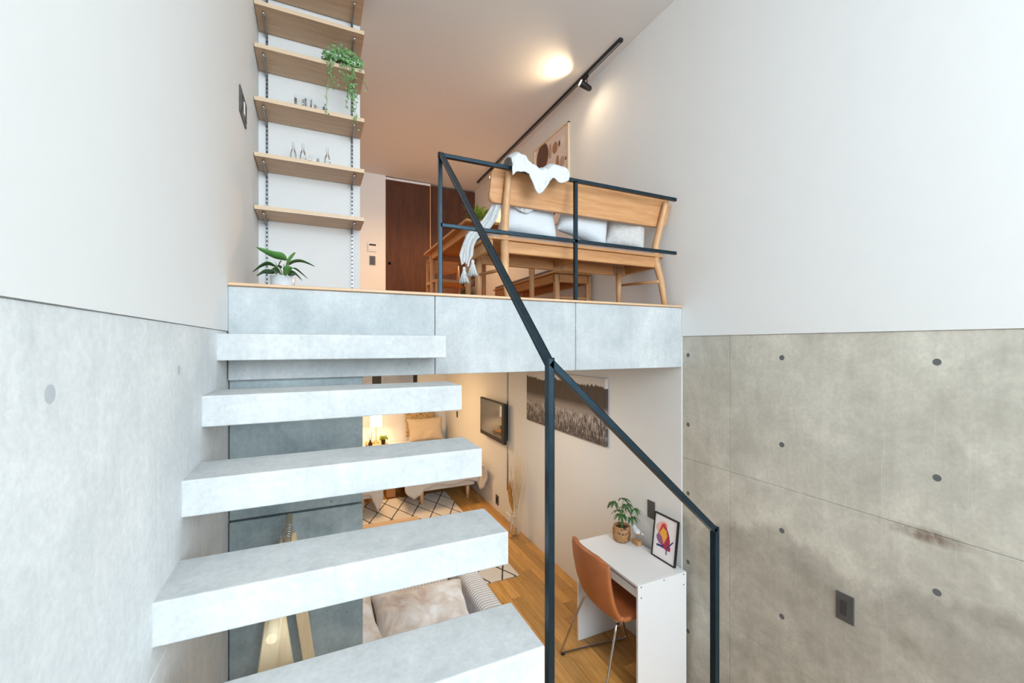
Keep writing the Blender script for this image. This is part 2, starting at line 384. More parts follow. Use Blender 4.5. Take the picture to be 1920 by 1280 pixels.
def concrete_panel(parent, xface, sgn, y0, y1, z0, z1, holes, mat, hm='conc_hole', thick=0.03, ch=0.0025):
    """formwork panel seen from the room side (sgn = direction from face into the wall)"""
    pts = [(y0 + ch, z0 + ch), (y1 - ch, z0 + ch), (y1 - ch, z1 - ch), (y0 + ch, z1 - ch)]
    edges = [(0, 1), (1, 2), (2, 3), (3, 0)]; r = 0.0132; seg = 18
    for hy, hz in holes:
        b0 = len(pts)
        for k in range(seg): pts.append((hy + r * math.cos(2 * PI * k / seg), hz + r * math.sin(2 * PI * k / seg)))
        edges += [(b0 + k, b0 + (k + 1) % seg) for k in range(seg)]
    V, E_, F, *_ = delaunay_2d_cdt([Vector(p) for p in pts], edges, [], 0, 1e-6)
    bm = nb(); vv = [bm.verts.new((xface, p[0], p[1])) for p in V]
    for f in F:
        cx = sum(V[i][0] for i in f) / len(f); cz = sum(V[i][1] for i in f) / len(f)
        if any((cx - hy) ** 2 + (cz - hz) ** 2 < (r * 0.96) ** 2 for hy, hz in holes): continue
        bm.faces.new([vv[i] for i in f])
    rings = [[(y0 + ch, z0 + ch), (y1 - ch, z0 + ch), (y1 - ch, z1 - ch), (y0 + ch, z1 - ch)], [(y0, z0), (y1, z0), (y1, z1), (y0, z1)], [(y0, z0), (y1, z0), (y1, z1), (y0, z1)]]
    xs = [xface, xface + sgn * ch * 1.6, xface + sgn * thick]
    rr = [[bm.verts.new((xs[i], p[0], p[1])) for p in rings[i]] for i in range(3)]
    for i in range(2):
        for k in range(4): bm.faces.new((rr[i][k], rr[i][(k + 1) % 4], rr[i + 1][(k + 1) % 4], rr[i + 1][k]))
    bm.faces.new(rr[2]); bmesh.ops.remove_doubles(bm, verts=bm.verts, dist=1e-5)
    p = obj('concrete_panel', bm, mat, parent)
    for hy, hz in holes:
        b2 = nb(); lathe(b2, [(r, 0.0), (r * 0.86, sgn * 0.018), (r * .3, sgn * 0.019), (0.0001, sgn * 0.019)], (xface, hy, hz), 18, 'x')
        obj('tie_hole', b2, hm, p)
    return p
M['hole_pale'] = plain('pale_hole_mortar', (0.50, 0.54, 0.57), 0.9, grain=0.1)
M['conc_hole'] = plain('hole_shade', (0.13, 0.135, 0.14), 0.9, grain=0.2)  # dark colour stands in for the shade inside the tie holes
zj = [0.054, -0.712, -1.57, -2.2]; hz_all = [-.065, -.498, -.926, -1.354, -1.785]
HY = [1.954, 1.366, 0.782, 0.198, -0.386, -0.97, -1.55, -2.14, -2.72]
for (ya, yb) in ((1.661, 2.0), (0.49, 1.661), (-3.0, 0.49)):
    for k in range(3):
        hs = [(hy, hz) for hy in HY if ya < hy < yb for hz in hz_all if zj[k + 1] < hz < zj[k]]
        concrete_panel(wall_r, XR + .006, 1, ya, yb, zj[k + 1], zj[k], hs, 'conc_right')
bm = nb(); box(bm, XR + .036, XR + .2, -3.0, 2.0, -2.2, .054); obj('backing', bm, 'conc_right', wall_r)
for (ya, yb) in ((0.49, 2.17), (-3.0, 0.49)):
    for k in range(3):
        hs = [(hy, hz) for hy in (0.764, 1.35, 0.18, -.4) if ya < hy < yb for hz in hz_all if zj[k + 1] < hz < zj[k] and not (hy == 1.35 and hz < -.1)]
        concrete_panel(wall_l, XL - .004, -1, ya, yb, zj[k + 1], zj[k], hs, 'conc_left', 'hole_pale')
bm = nb(); box(bm, XL - .2, XL - .034, -3.0, 2.17, -2.2, .054); obj('backing', bm, 'conc', wall_l)

# concrete wall under the landing edge, two lifts
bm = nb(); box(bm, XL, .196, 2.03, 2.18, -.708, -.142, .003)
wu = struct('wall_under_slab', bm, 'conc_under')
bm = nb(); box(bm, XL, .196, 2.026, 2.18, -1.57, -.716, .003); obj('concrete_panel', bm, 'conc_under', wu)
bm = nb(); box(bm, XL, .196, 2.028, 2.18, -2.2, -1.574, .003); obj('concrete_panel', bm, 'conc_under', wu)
# floor slab of the upper level: formwork faces are separate panels
bm = nb(); box(bm, XL, XR, 2.03, 7.5, -.142, .22); slab = struct('trim_1', bm, 'conc')
for a, b in ((XL, .519), (.521, 1.313), (1.315, XR)):
    bm = nb(); box(bm, a + .0005, b - .0005, 2.0, 2.04, -.142, .232, .0025); obj('concrete_panel', bm, 'conc', slab)
bm = nb(); box(bm, XL, XR, 1.995, 5.8, .2325, FU, .002); struct('floor_upper', bm, 'upfloor')
bm = nb(); box(bm, XL, XR - .004, 1.988, 2.05, .234, FU + .001, .002); struct('trim_2', bm, 'nosing')
# lower floor with individual boards
bm = nb(); box(bm, XL, XR + .04, -3.0, 7.5, FL - .1, FL - .02)
floor = struct('floor', bm, 'upfloor')
pm = {}
x = XL; wd = 0.0895; col = 0
while x < XR - .01:
    y = 0.9 - random.random() * .5; x1 = min(x + wd, XR)
    while y < 7.45:
        L = random.choice((0.55, 0.75, 0.9, 1.1, 1.3)); y1 = min(y + L, 7.45)
        key = (round(y1 - y, 3), round(x1 - x, 4))
        if key not in pm:
            bm = nb(); box(bm, 0.0006, x1 - x - .0006, 0.0006, y1 - y - .0006, -.02, 0, .0012)
            me = bpy.data.meshes.new('floor_board'); bmesh.ops.recalc_face_normals(bm, faces=bm.faces); bm.to_mesh(me); bm.free(); me.materials.append(M['floorwood']); pm[key] = me
        o = bpy.data.objects.new('floor_board', pm[key]); C.objects.link(o); o.parent = floor; o.location = (x, y, FL - random.random() * .0006)
        y = y1
    x = x1
# ceiling, far walls
bm = nb(); box(bm, XL - .2, XR + .2, -3.0, 6.0, CEI, CEI + .15); struct('ceiling', bm, 'ceil')
bm = nb(); box(bm, XL - .2, .2745, 3.02, 3.14, .2, CEI); box(bm, .17, .2745, 3.14, 5.9, .2, CEI)
struct('wall_shelf', bm, 'white')
bm = nb(); box(bm, .27, .843, 5.78, 5.95, .2, CEI); box(bm, .843, XR, 5.9, 5.95, .2, CEI); struct('wall_back_upper', bm, 'white')
bm = nb(); box(bm, XL - .2, XR + .2, 7.4, 7.55, -2.2, -.1); struct('wall_back_lower', bm, 'white')
# wall behind the viewer with the tall window
bm = nb(); box(bm, XL - .2, -.1, -3.2, -3.0, -2.2, CEI); box(bm, 2.0, XR + .2, -3.2, -3.0, -2.2, CEI); box(bm, -.1, 2.0, -3.2, -3.0, 2.05, CEI); box(bm, -.1, 2.0, -3.2, -3.0, -2.2, -.45)
struct('wall_front', bm, 'white')
bm = nb()
for a in (-.1, .93, 1.96): box(bm, a, a + .04, -3.13, -3.09, -.45, 2.05)
for a in (-.45, .8, 2.01): box(bm, -.1, 2.0, -3.13, -3.09, a, a + .04)
struct('window_1', bm, 'steel')
# sliding doors on the upper level
for nm, a, b, yy in (('door_1', .843, 1.440, 5.80), ('door_2', 1.436, XR, 5.835)):
    bm = nb(); box(bm, a, b, yy, yy + .03, FU, 2.175 if nm == 'door_1' else 2.2, .002); dd = struct(nm, bm, 'doorz')
    if nm == 'door_1':
        bm = nb(); lathe(bm, [(.022, 0), (.022, -.004), (.018, -.004), (.015, .0), (0.0001, .0)], (.895, yy - .001, 1.075), 16, 'y'); obj('finger_pull', bm, 'black', dd, True)
bm = nb(); box(bm, .843, 1.440, 5.79, 5.84, 2.178, 2.205); struct('trim_3', bm, 'laminate')
bm = nb(); box(bm, 1.436, 1.446, 5.795, 5.835, FU, 2.2); struct('trim_4', bm, 'oakz')
# vertical aluminium strip in the living room wall
bm = nb(); box(bm, XR - .006, XR + .01, 4.66, 4.672, FL + .35, -.142); box(bm, XR - .003, XR + .01, 4.672, 4.70, FL + .35, -.142)
struct('trim_5', bm, 'zinc')

# ------------------------------------------------------------------ stairs
RIS, GO, TH = 0.198, 0.2207, 0.097
for k in range(5):
    yf = 1.815 - GO * k; zt = .04 - RIS * k
    bm = nb(); box(bm, XL - .01, .522, yf, 2.03 if k == 0 else yf + .203, zt - TH, zt, .004, 2)
    t = obj('stair_tread', bm, 'tread', center=True)
    tag(t, ['pale concrete stair tread set against the slab, topmost of the flight', 'pale concrete stair tread, second from the top of the flight', 'pale concrete stair tread, middle one of the five in view',
            'broad pale concrete stair tread, second from the bottom of the photo', 'largest nearest concrete stair tread at the bottom edge of the photo'][k], 'stair tread', 'cantilevered concrete treads on the left wall')
bm = nb(); box(bm, XL - .01, .522, -.25, .93, -.95 - .15, -.95, .004); t = obj('stair_landing', bm, 'tread', center=True)
tag(t, 'concrete stair landing below the treads, out of frame', 'landing')

# ------------------------------------------------------------------ handrail (blackened steel flat bars)
def bar(bm, p0, p1, w=.0175, h=.0175):
    p0, p1 = Vector(p0), Vector(p1); d = (p1 - p0); L = d.length; d.normalize()
    side = Vector((0, 0, 1)).cross(d)
    if side.length < .1: side = Vector((1, 0, 0))
    side.normalize(); up = d.cross(side).normalized()
    m = Matrix((side, d, up)).transposed().to_4x4(); m.translation = p0
    box(bm, -w / 2, w / 2, 0, L, -h / 2, h / 2, .0015, 1, m)
hr = thing('handrail', 'black steel railing with sloping handrail beside the concrete stairs', 'railing', (.545, 2.0, FU))
for nm, a, b in (('top_rail', (.535, 2.0, .908), (2.057, 2.0, .908)), ('middle_rail', (.545, 2.0, .573), (2.057, 2.0, .573)),
                 ('post', (.545, 2.0, FU), (.545, 2.0, .905)), ('post', (1.312, 2.0, FU), (1.312, 2.0, .905)),
                 ('stair_rail', (.547, 1.995, .912), (.552, .965, -.047)), ('post', (.552, .962, -.035), (.552, .962, -1.1)),
                 ('stair_rail', (.552, .962, -.045), (1.155, .962, -.590)), ('post', (1.155, .962, -.58), (1.155, .962, -1.75))):
    bm = nb(); bar(bm, a, b); obj(nm, bm, 'steel', hr)
# ------------------------------------------------------------------ switches and sockets
def plate(name, label, cat, loc, axis, sgn, wy, wz, inner):
    """plate on a wall; axis 'x' = wall normal along x, sgn = direction into the room"""
    t = thing(name, label, cat, loc)
    def bx(y0, y1, z0, z1, d0, d1, b=.001):
        bm = nb()
        if axis == 'x': box(bm, *sorted((sgn * d0, sgn * d1)), y0, y1, z0, z1, b)
        else: box(bm, y0, y1, *sorted((sgn * d0, sgn * d1)), z0, z1, b)
        return bm
    obj('plate', bx(-wy / 2, wy / 2, -wz / 2, wz / 2, 0.0, .007, .0015), 'darkplate', t, world=False)
    for nm, a, b, c, d, m in inner: obj(nm, bx(a, b, c, d, .006, .0105), m, t, world=False)
    return t
sw1 = [('rocker', -.012, .012, -.032, .032, 'darkin')]
plate('light_switch', 'large charcoal light switch on the stained concrete wall', 'switch', (XR + .006, 1.085, -1.152), 'x', -1, .07, .12, sw1)
plate('wall_socket', 'charcoal wall plate on white wall above the framed print on the desk', 'socket', (XR, 2.265, -1.135), 'x', -1, .07, .12, [])
plate('wall_socket', 'dark wall socket low on the wall beside the dried grasses', 'socket', (XR, 5.0, -1.97), 'x', -1, .085, .12, [('socket_hole', -.02, .02, -.03, .03, 'black')])
plate('light_switch', 'small dark switch on the bedroom wall above the bed', 'switch', (XR, 6.68, -1.13), 'x', -1, .07, .1, sw1)
plate('light_switch', 'dark grey switch under the room controller beside the brown door', 'switch', (.678, 5.78, 1.09), 'y', -1, .07, .115, sw1)
t = plate('wall_socket', 'wide charcoal socket plate high on the left wall by the shelves', 'socket', (XL, 2.365, 1.12), 'x', 1, .19, .118,
          [('socket_face', -.085, -.035, -.045, .045, 'darkplate'), ('socket_hole', -.07, -.05, .01, .03, 'black'), ('socket_hole', -.07, -.05, -.035, -.015, 'black'),
           ('socket_face', .0, .025, -.03, .03, 'laminate'), ('rocker', .04, .075, -.04, .04, 'darkin')])
t = thing('room_controller', 'small white wall controller with dark display beside the brown door', 'control panel', (.678, 5.78, 1.26))
bm = nb(); box(bm, -.055, .055, -.014, 0, -.055, .055, .004); obj('case', bm, 'laminate', t, world=False)
bm = nb(); box(bm, -.042, .042, -.0155, -.013, .02, .042, .001); obj('display', bm, 'black', t, world=False)
for k in range(3):
    bm = nb(); box(bm, -.035 + k * .026, -.018 + k * .026, -.0165, -.013, -.03, -.018, .001); obj('button', bm, 'potwhite', t, world=False)

# ------------------------------------------------------------------ shelf wall
def standard(x, label):
    t = thing('shelf_rail', label, 'shelf rail', (x, 3.02, FU), 'slotted shelf rails')
    bm = nb(); box(bm, -.006, .006, -.012, 0, .005, 1.95, .001); obj('rail', bm, 'zinc', t, world=False)
    bm = nb(); z = .02
    while z < 1.93: box(bm, -.0035, .0035, -.0128, -.0118, z, z + .013); z += .026
    obj('slot', bm, 'black', t, world=False, kind='stuff')
standard(-.267, 'slotted steel shelf rail on the shelf wall, left one beside the left wall')
standard(.224, 'slotted steel shelf rail on the shelf wall, right one by the wall corner')
SZ = [.760, 1.057, 1.370, 1.668, 1.908, 2.125]
names = ['lowest oak wall shelf, empty, above the leafy plant', 'oak wall shelf holding small glass bottles', 'oak wall shelf holding clear drinking glasses',
         'oak wall shelf with the trailing ivy', 'oak wall shelf directly above the ivy shelf', 'topmost oak wall shelf cut by the top edge of the photo']
for k, z in enumerate(SZ):
    z = z + .023
    t = thing('wall_shelf', names[k], 'shelf', (-.018, 2.90, z - .023), 'oak shelves on the shelf wall')
    bm = nb(); box(bm, XL + .004, .277, 2.772, 3.005, z - .022, z, .001); obj('board', bm, 'shelf', t)
    bm = nb(); box(bm, XL + .004, .277, 2.769, 2.7725, z - .0225, z + .0003, .0005); obj('edge_band', bm, 'shelfend', t)
    for x in (-.267, .224):
        bm = nb(); prism(bm, [(3.008, z - .055), (3.008, z - .0235), (2.815, z - .0235), (2.810, z - .030), (2.83, z - .036)], lambda p, x=x: Vector((x - .002, p[0], p[1])), lambda p, x=x: Vector((x + .002, p[0], p[1])))
        br = obj('bracket', bm, 'zinc', t)
        bm = nb(); lathe(bm, [(.0001, -.016), (.008, -.014), (.010, -.006), (.007, 0)], (x, 2.818, z - .0235), 12); obj('bracket_foot', bm, 'chrome', br, True)

# glasses
def vessel(name, label, cat, group, prof, wall=.0022):
    bm = nb(); inner = [(max(r - wall, .0005), h + (wall if i == 0 else 0)) for i, (r, h) in enumerate(prof)]
    p = [(0.0002, prof[0][1])] + prof
    lathe(bm, p, (0, 0, 0), 20); bmesh.ops.delete(bm, geom=[f for f in bm.faces if len(f.verts) > 4], context='FACES'); me = obj(name, bm, 'glass', smooth=True); tag(me, label, cat, group); return me
bottle = [(.016, 0), (.0185, .004), (.0185, .055), (.014, .075), (.007, .09), (.0065, .125), (.009, .128)]
bowl = [(.018, 0), (.026, .012), (.030, .035), (.031, .062)]
tumbler = [(.022, 0), (.025, .004), (.028, .07), (.030, .105)]
z1 = SZ[1] + .023 + .0006; z2 = SZ[2] + .023 + .0006
v = vessel('glass_bottle', 'small clear glass bottle, leftmost on its shelf', 'bottle', 'clear bottles on the shelf', bottle); v.location = (-.117, 2.86, z1)
for loc, lb in (((-.065, 2.86, z1), 'small clear glass bottle, second from the left on its shelf'), ((.070, 2.86, z1), 'small clear glass bottle standing apart at the right on its shelf')):
    q = v.copy(); C.objects.link(q); q.location = loc; q['label'] = lb
v = vessel('glass_bowl', 'low clear glass bowl between the bottles on the shelf', 'bowl', 'low glass bowls on the shelves', bowl); v.location = (-.006, 2.86, z1)
q = v.copy(); C.objects.link(q); q.location = (.027, 2.87, z2); q.scale = (1.1, 1.1, 1.35); q['label'] = 'clear glass bowl at the right of the drinking glasses on its shelf'
v = vessel('drinking_glass', 'wide clear drinking glass at the left of its shelf', 'glass', 'clear drinking glasses on the shelf', tumbler); v.location = (-.085, 2.88, z2)
q = v.copy(); C.objects.link(q); q.location = (-.035, 2.84, z2); q.scale = (.7, .7, .85); q['label'] = 'slim clear drinking glass in the middle of its shelf'

# ------------------------------------------------------------------ leaves
def blade(bm, pts, w, fold=.25, up=Vector((0, 0, 1)), n=8, side=None, tw=0.0, power=.75):
    P = [Vector(p) for p in pts]; m = len(P) - 1
    def cr(t):
        t = min(max(t, 0), .9999) * m; i = int(t); f = t - i
        p0 = P[max(i - 1, 0)]; p1 = P[i]; p2 = P[i + 1]; p3 = P[min(i + 2, m)]
        return .5 * ((2 * p1) + (p2 - p0) * f + (2 * p0 - 5 * p1 + 4 * p2 - p3) * f * f + (3 * p1 - p0 - 3 * p2 + p3) * f ** 3)
    rows = []
    for i in range(n + 1):
        t = i / n; c = cr(t); d = (cr(min(t + .02, 1)) - cr(max(t - .02, 0)));
        if d.length < 1e-7: d = Vector((0, 0, 1))
        d.normalize(); s = side.copy() if side else d.cross(up)
        if s.length < .05: s = Vector((1, 0, 0))
        s = (s - d * s.dot(d)).normalized(); u = s.cross(d)
        hw = w / 2 * (math.sin(PI * min(1, t ** power)) ** .8) + .0003
        rows.append((bm.verts.new(c - s * hw + u * hw * fold), bm.verts.new(c), bm.verts.new(c + s * hw + u * hw * fold)))
    for a, b in zip(rows, rows[1:]):
        bm.faces.new((a[0], a[1], b[1], b[0])); bm.faces.new((a[1], a[2], b[2], b[1]))
def mid(p, q, f): return tuple(a + (b - a) * f for a, b in zip(p, q))

# leafy plant on the slab edge
LP = (-.148, 2.45, FU)
t = thing('potted_plant', 'leafy green plant in a pale glass pot on the upper floor edge under the shelves', 'plant', LP)
bm = nb(); lathe(bm, [(.0001, .001), (.045, .001), (.052, .02), (.058, .10), (.056, .10), (.050, .022), (.0001, .012)], (0, 0, 0), 24); obj('pot', bm, 'potwhite', t, True, world=False)
bm = nb(); lathe(bm, [(.0001, .09), (.054, .09), (.054, .082), (.0001, .082)], (0, 0, 0), 20); obj('soil', bm, 'soil', t, world=False)
LL = [([(-0.146, 2.45, 0.341), (-0.127, 2.45, 0.430)], [(-.127, 2.45, .430), (-0.150, 2.45, 0.449), (-0.191, 2.44, 0.455), (-0.262, 2.42, 0.478)], .048, 'leafb'),
      ([(-0.146, 2.45, 0.341), (-0.134, 2.5, 0.400)], [(-.134, 2.5, .400), (-0.126, 2.51, 0.425), (-0.112, 2.52, 0.455), (-0.093, 2.55, 0.492)], .050, 'leafb'),
      ([(-0.143, 2.45, 0.341), (-0.121, 2.43, 0.400)], [(-.121, 2.43, .400), (-.095, 2.41, .418), (-0.055, 2.4, 0.420), (0.002, 2.38, 0.395)], .024, 'leaf'),
      ([(-0.148, 2.45, 0.341), (-0.172, 2.4, 0.384)], [(-.172, 2.4, .384), (-0.205, 2.38, 0.397), (-0.235, 2.37, 0.382), (-0.270, 2.36, 0.345)], .028, 'leaf'),
      ([(-0.15, 2.45, 0.338), (-0.18, 2.42, 0.355)], [(-.18, 2.42, .355), (-0.205, 2.37, 0.356), (-0.225, 2.35, 0.350), (-0.250, 2.32, 0.322)], .030, 'leaf'),
      ([(-0.143, 2.45, 0.338), (-0.122, 2.42, 0.346)], [(-.122, 2.42, .346), (-.105, 2.37, .352), (-0.088, 2.35, 0.348), (-0.056, 2.33, 0.314)], .030, 'leaf'),
      ([(-0.146, 2.45, 0.341), (-0.105, 2.5, 0.401)], [(-.105, 2.5, .401), (-.09, 2.52, .399), (-0.071, 2.55, 0.388), (-0.034, 2.6, 0.361)], .010, 'leaf'),
      ([(-0.146, 2.45, 0.338), (-0.142, 2.4, 0.346)], [(-.142, 2.4, .346), (-.132, 2.37, .360), (-0.119, 2.35, 0.370), (-0.098, 2.32, 0.372)], .036, 'leafb'),
      ([(-0.146, 2.45, 0.338), (-0.165, 2.48, 0.380)], [(-.165, 2.48, .38), (-0.172, 2.5, 0.395), (-0.183, 2.54, 0.421), (-0.190, 2.58, 0.440)], .022, 'leaf'),
      ([(-0.146, 2.45, 0.338), (-0.152, 2.42, 0.370)], [(-.152, 2.42, .37), (-0.157, 2.42, 0.385), (-0.159, 2.4, 0.399), (-0.147, 2.4, 0.423)], .022, 'leaf'),
      ([(-0.146, 2.45, 0.338), (-0.160, 2.38, 0.352)], [(-.16, 2.38, .352), (-0.168, 2.35, 0.358), (-0.176, 2.3, 0.358), (-0.190, 2.28, 0.345)], .028, 'leaf'),
      ([(-0.146, 2.45, 0.338), (-0.140, 2.47, 0.375)], [(-.14, 2.47, .375), (-0.139, 2.48, 0.39), (-0.142, 2.5, 0.405), (-0.150, 2.54, 0.42)], .024, 'leafb')]
bm = nb()
for st, lf, w, m in LL: tube(bm, [(-.146, 2.45, .325), *st], .0022, 5)
obj('stem', bm, 'stem', t, True, kind='stuff')
for st, lf, w, m in LL:
    sd = Vector((0.1, -.75, .66)) if w > .03 else Vector((0.0, -.9, .45))
    bm = nb(); blade(bm, lf, w, .18, side=sd, n=10, power=.85); obj('leaf', bm, m, t, True, solid=.0008)

# trailing ivy
IV = (.155, 2.835, SZ[3] + .0236)
t = thing('trailing_ivy', 'green ivy trailing over the front of a high oak shelf', 'plant', IV)
bm = nb(); lathe(bm, [(.0001, 0), (.033, 0), (.042, .055), (.040, .055), (.0001, .045)], (0, 0, 0), 18); obj('pot', bm, 'soil', t, True, world=False)
bm = nb(); bs = nb(); rnd = random.Random(3)
def heart(bm, p, nrm, dirv, s):
    nrm = nrm.normalized(); dirv = (dirv - nrm * dirv.dot(nrm)).normalized(); sd = nrm.cross(dirv)
    pts = [(0, 0), (-.55, .1), (-.62, .5), (-.25, .8), (0, 1.15), (.25, .8), (.62, .5), (.55, .1)]
    c = bm.verts.new(p + dirv * s * .45 + nrm * s * .10); vv = [bm.verts.new(p + sd * x * s + dirv * y * s) for x, y in pts]
    for i in range(8): bm.faces.new((c, vv[i], vv[(i + 1) % 8]))
def rv(r): return Vector((r.uniform(-1, 1), r.uniform(-1, 1), r.uniform(-1, 1)))
for k in range(360):
    a = rnd.uniform(-1, 1); p = Vector((.155 + a * .115, 2.80 + rnd.uniform(-.065, .07), IV[2] + .012 + (1 - a * a) * rnd.uniform(.0, .085) + rnd.uniform(0, .03)))
    heart(bm, p, Vector((0, -1, .3)) + rv(rnd) * .9, Vector((0, -.3, -1)) + rv(rnd) * 1.1, rnd.uniform(.011, .018))
vines = [(.075, -.15, .02, .9), (.095, -.10, .01, .7), (.065, -.31, -.01, .55), (.135, -.12, .0, .8), (.160, -.10, .01, .9), (.205, -.19, .01, 1.1), (.200, -.30, .015, 1.3), (.215, -.36, .015, 1.0), (.195, -.24, -.02, 1.1), (.250, -.10, .05, .5), (.175, -.17, .0, .8)]
for x0, dz, dx, dens in vines:
    pts = [Vector((x0, 2.80, IV[2] + .04)), Vector((x0, 2.758, IV[2] + .012)), Vector((x0 + dx * .2, 2.745, IV[2] - .03))]
    n = max(3, int(-dz / .03))
    for i in range(1, n + 1): pts.append(Vector((x0 + dx * i / n + rnd.uniform(-.008, .008), 2.747 + rnd.uniform(-.012, .006), IV[2] - .03 + dz * i / n)))
    tube(bs, pts, .0012, 4)
    for i in range(int(len(pts) * 2.3 * dens)):
        j = rnd.random() * (len(pts) - 1.01); p = pts[int(j)].lerp(pts[int(j) + 1], j % 1) + rv(rnd) * .012
        p.y = min(p.y, 2.755)
        heart(bm, p, Vector((0, -1, .1)) + rv(rnd) * .7, Vector((rnd.uniform(-1, 1), -.2, -1)), rnd.uniform(.008, .013))
obj('foliage', bm, 'leafi', t, kind='stuff'); obj('vine', bs, 'stem', t, kind='stuff')

# ------------------------------------------------------------------ bench at the railing
t = thing('wooden_bench', 'long oak bench with a broad plank backrest behind the black railing', 'bench', (1.46, 2.28, FU))
def yb_(z): return 2.122 - (z - .765) / .175 * .05           # the backrest leans towards the stairs at the top
poly = rrect(.845, 2.093, .765, .935, .032)
bm = nb(); prism(bm, poly, lambda p: Vector((p[0], yb_(p[1]), p[1])), lambda p: Vector((p[0], yb_(p[1]) + .024, p[1])))
bmesh.ops.bevel(bm, geom=[e for e in bm.edges if abs(e.verts[0].co.y - yb_(e.verts[0].co.z)) < 1e-4 and abs(e.verts[1].co.y - yb_(e.verts[1].co.z)) < 1e-4], offset=.004, segments=2, affect='EDGES')
obj('backrest', bm, 'oakx', t)
for x in (.93, 2.03):
    s = -1 if x < 1.4 else 1
    pts = [(x, 2.065, FU), (x + s * .0, 2.10, .42), (x - s * .012, 2.135, .55), (x - s * .012, 2.135, .64), (x - s * .006, 2.10, .76), (x, 2.055, .905), (x, 2.05, .915)]
    bm = nb(); tube(bm, pts, [.017, .021, .024, .023, .020, .016, .012], 14); obj('leg', bm, 'oakz', t, True)
for x in (.905, 1.965):
    bm = nb(); tube(bm, [(x, 2.44, FU), (x, 2.44, .40), (x, 2.44, .52)], [.015, .019, .021], 14); obj('leg', bm, 'oakz', t, True)
bm = nb(); box(bm, .945, 2.03, 2.122, 2.148, .500, .568, .008, 2); obj('seat_rail', bm, 'oakx', t)
bm = nb(); box(bm, .86, 2.05, 2.455, 2.48, .495, .560, .006, 2); obj('seat_rail', bm, 'oakx', t)
for x in (.85, 2.035):
    bm = nb(); box(bm, x, x + .024, 2.13, 2.47, .505, .575, .006, 2); obj('side_rail', bm, 'oaky', t)
poly = rrect(.835, 2.085, 2.11, 2.50, .05)
bm = nb(); prism(bm, poly, lambda p: Vector((p[0], p[1], .568)), lambda p: Vector((p[0], p[1], .585))); obj('seat', bm, 'oakx', t)
poly = rrect(.85, 2.07, 2.13, 2.49, .05)
bm = nb(); prism(bm, poly, lambda p: Vector((p[0], p[1], .586)), lambda p: Vector((p[0], p[1], .618)))
bmesh.ops.bevel(bm, geom=[e for e in bm.edges if e.verts[0].co.z > .61 and e.verts[1].co.z > .61], offset=.010, segments=3, affect='EDGES'); obj('seat_cushion', bm, 'grey', t, label='grey fabric seat cushion')
for x in (.915, 2.0):
    bm = nb(); tube(bm, [(x, 2.09, .405), (x, 2.26, .415), (x - .01, 2.44, .425)], [.008, .010, .008], 10); obj('stretcher', bm, 'oaky', t, True)
for x in (1.44, 1.93):
    bm = nb(); box(bm, x, x + .075, 2.448, 2.456, .500, .556, .001); br = obj('corner_bracket', bm, 'ink_tan', t)
    for dx, dz in ((.02, .015), (.055, .015), (.02, .04), (.055, .04)):
        b2 = nb(); lathe(b2, [(.004, 0), (.004, -.002), (.0001, -.003)], (x + dx, 2.448, .5 + dz), 8, 'y'); obj('screw', b2, 'screw', br)
bm = nb(); box(bm, 1.44, 1.47, 2.14, 2.46, .515, .567, .003); obj('cross_rail', bm, 'oaky', t)

# cushions on the bench
def pillow(name, w, h, th, loc, rot, mat, seed=0, n=18, sag=.0, pin=.10):
    bm = nb(); front = []; back = []
    for i in range(n + 1):
        fr = []; bk = []
        for j in range(n + 1):
            u = 2 * i / n - 1; v = 2 * j / n - 1
            x = w / 2 * u * (1 - pin * (1 - v * v)) ; z = h / 2 * v * (1 - pin * (1 - u * u))
            e = max(0.0, (1 - u ** 4) * (1 - v ** 4)) ** .55
            wr = nz((x * 9 + seed, z * 9, seed)) * .25 + nz((x * 22, z * 22 + seed, seed)) * .10
            y = th / 2 * e * (1 + wr); xx = x + nz((z * 8, x * 5, seed + 5)) * .01; zz = z + sag * (1 - v) * 0
            fr.append(bm.verts.new((xx, -y, zz)))
            bk.append(fr[-1] if i in (0, n) or j in (0, n) else bm.verts.new((xx, y, zz)))
        front.append(fr); back.append(bk)
    for i in range(n):
        for j in range(n):
            for g, fl in ((front, 0), (back, 1)):
                q = (g[i][j], g[i + 1][j], g[i + 1][j + 1], g[i][j + 1]); bm.faces.new(q[::-1] if fl else q)
    o = obj(name, bm, mat, smooth=True, sub=1); o.location = loc; o.rotation_euler = rot; return o
o = pillow('cushion', .40, .34, .14, (1.145, 2.255, .775), (math.radians(-16), math.radians(7), math.radians(0)), 'linen', 1)
tag(o, 'white cushion on the bench behind the hanging throw, left of the others', 'cushion', 'cushions on the oak bench')
o = pillow('cushion', .37, .37, .14, (1.555, 2.27, .82), (math.radians(-12), math.radians(16), math.radians(-4)), 'linen', 2)
tag(o, 'white cushion on the bench right of the middle railing post', 'cushion', 'cushions on the oak bench')
o = pillow('cushion', .30, .32, .13, (1.865, 2.25, .77), (math.radians(-8), math.radians(8), math.radians(-20)), 'beigepil', 3)
tag(o, 'greyish beige cushion with darker edges at the right end of the bench', 'cushion', 'cushions on the oak bench')

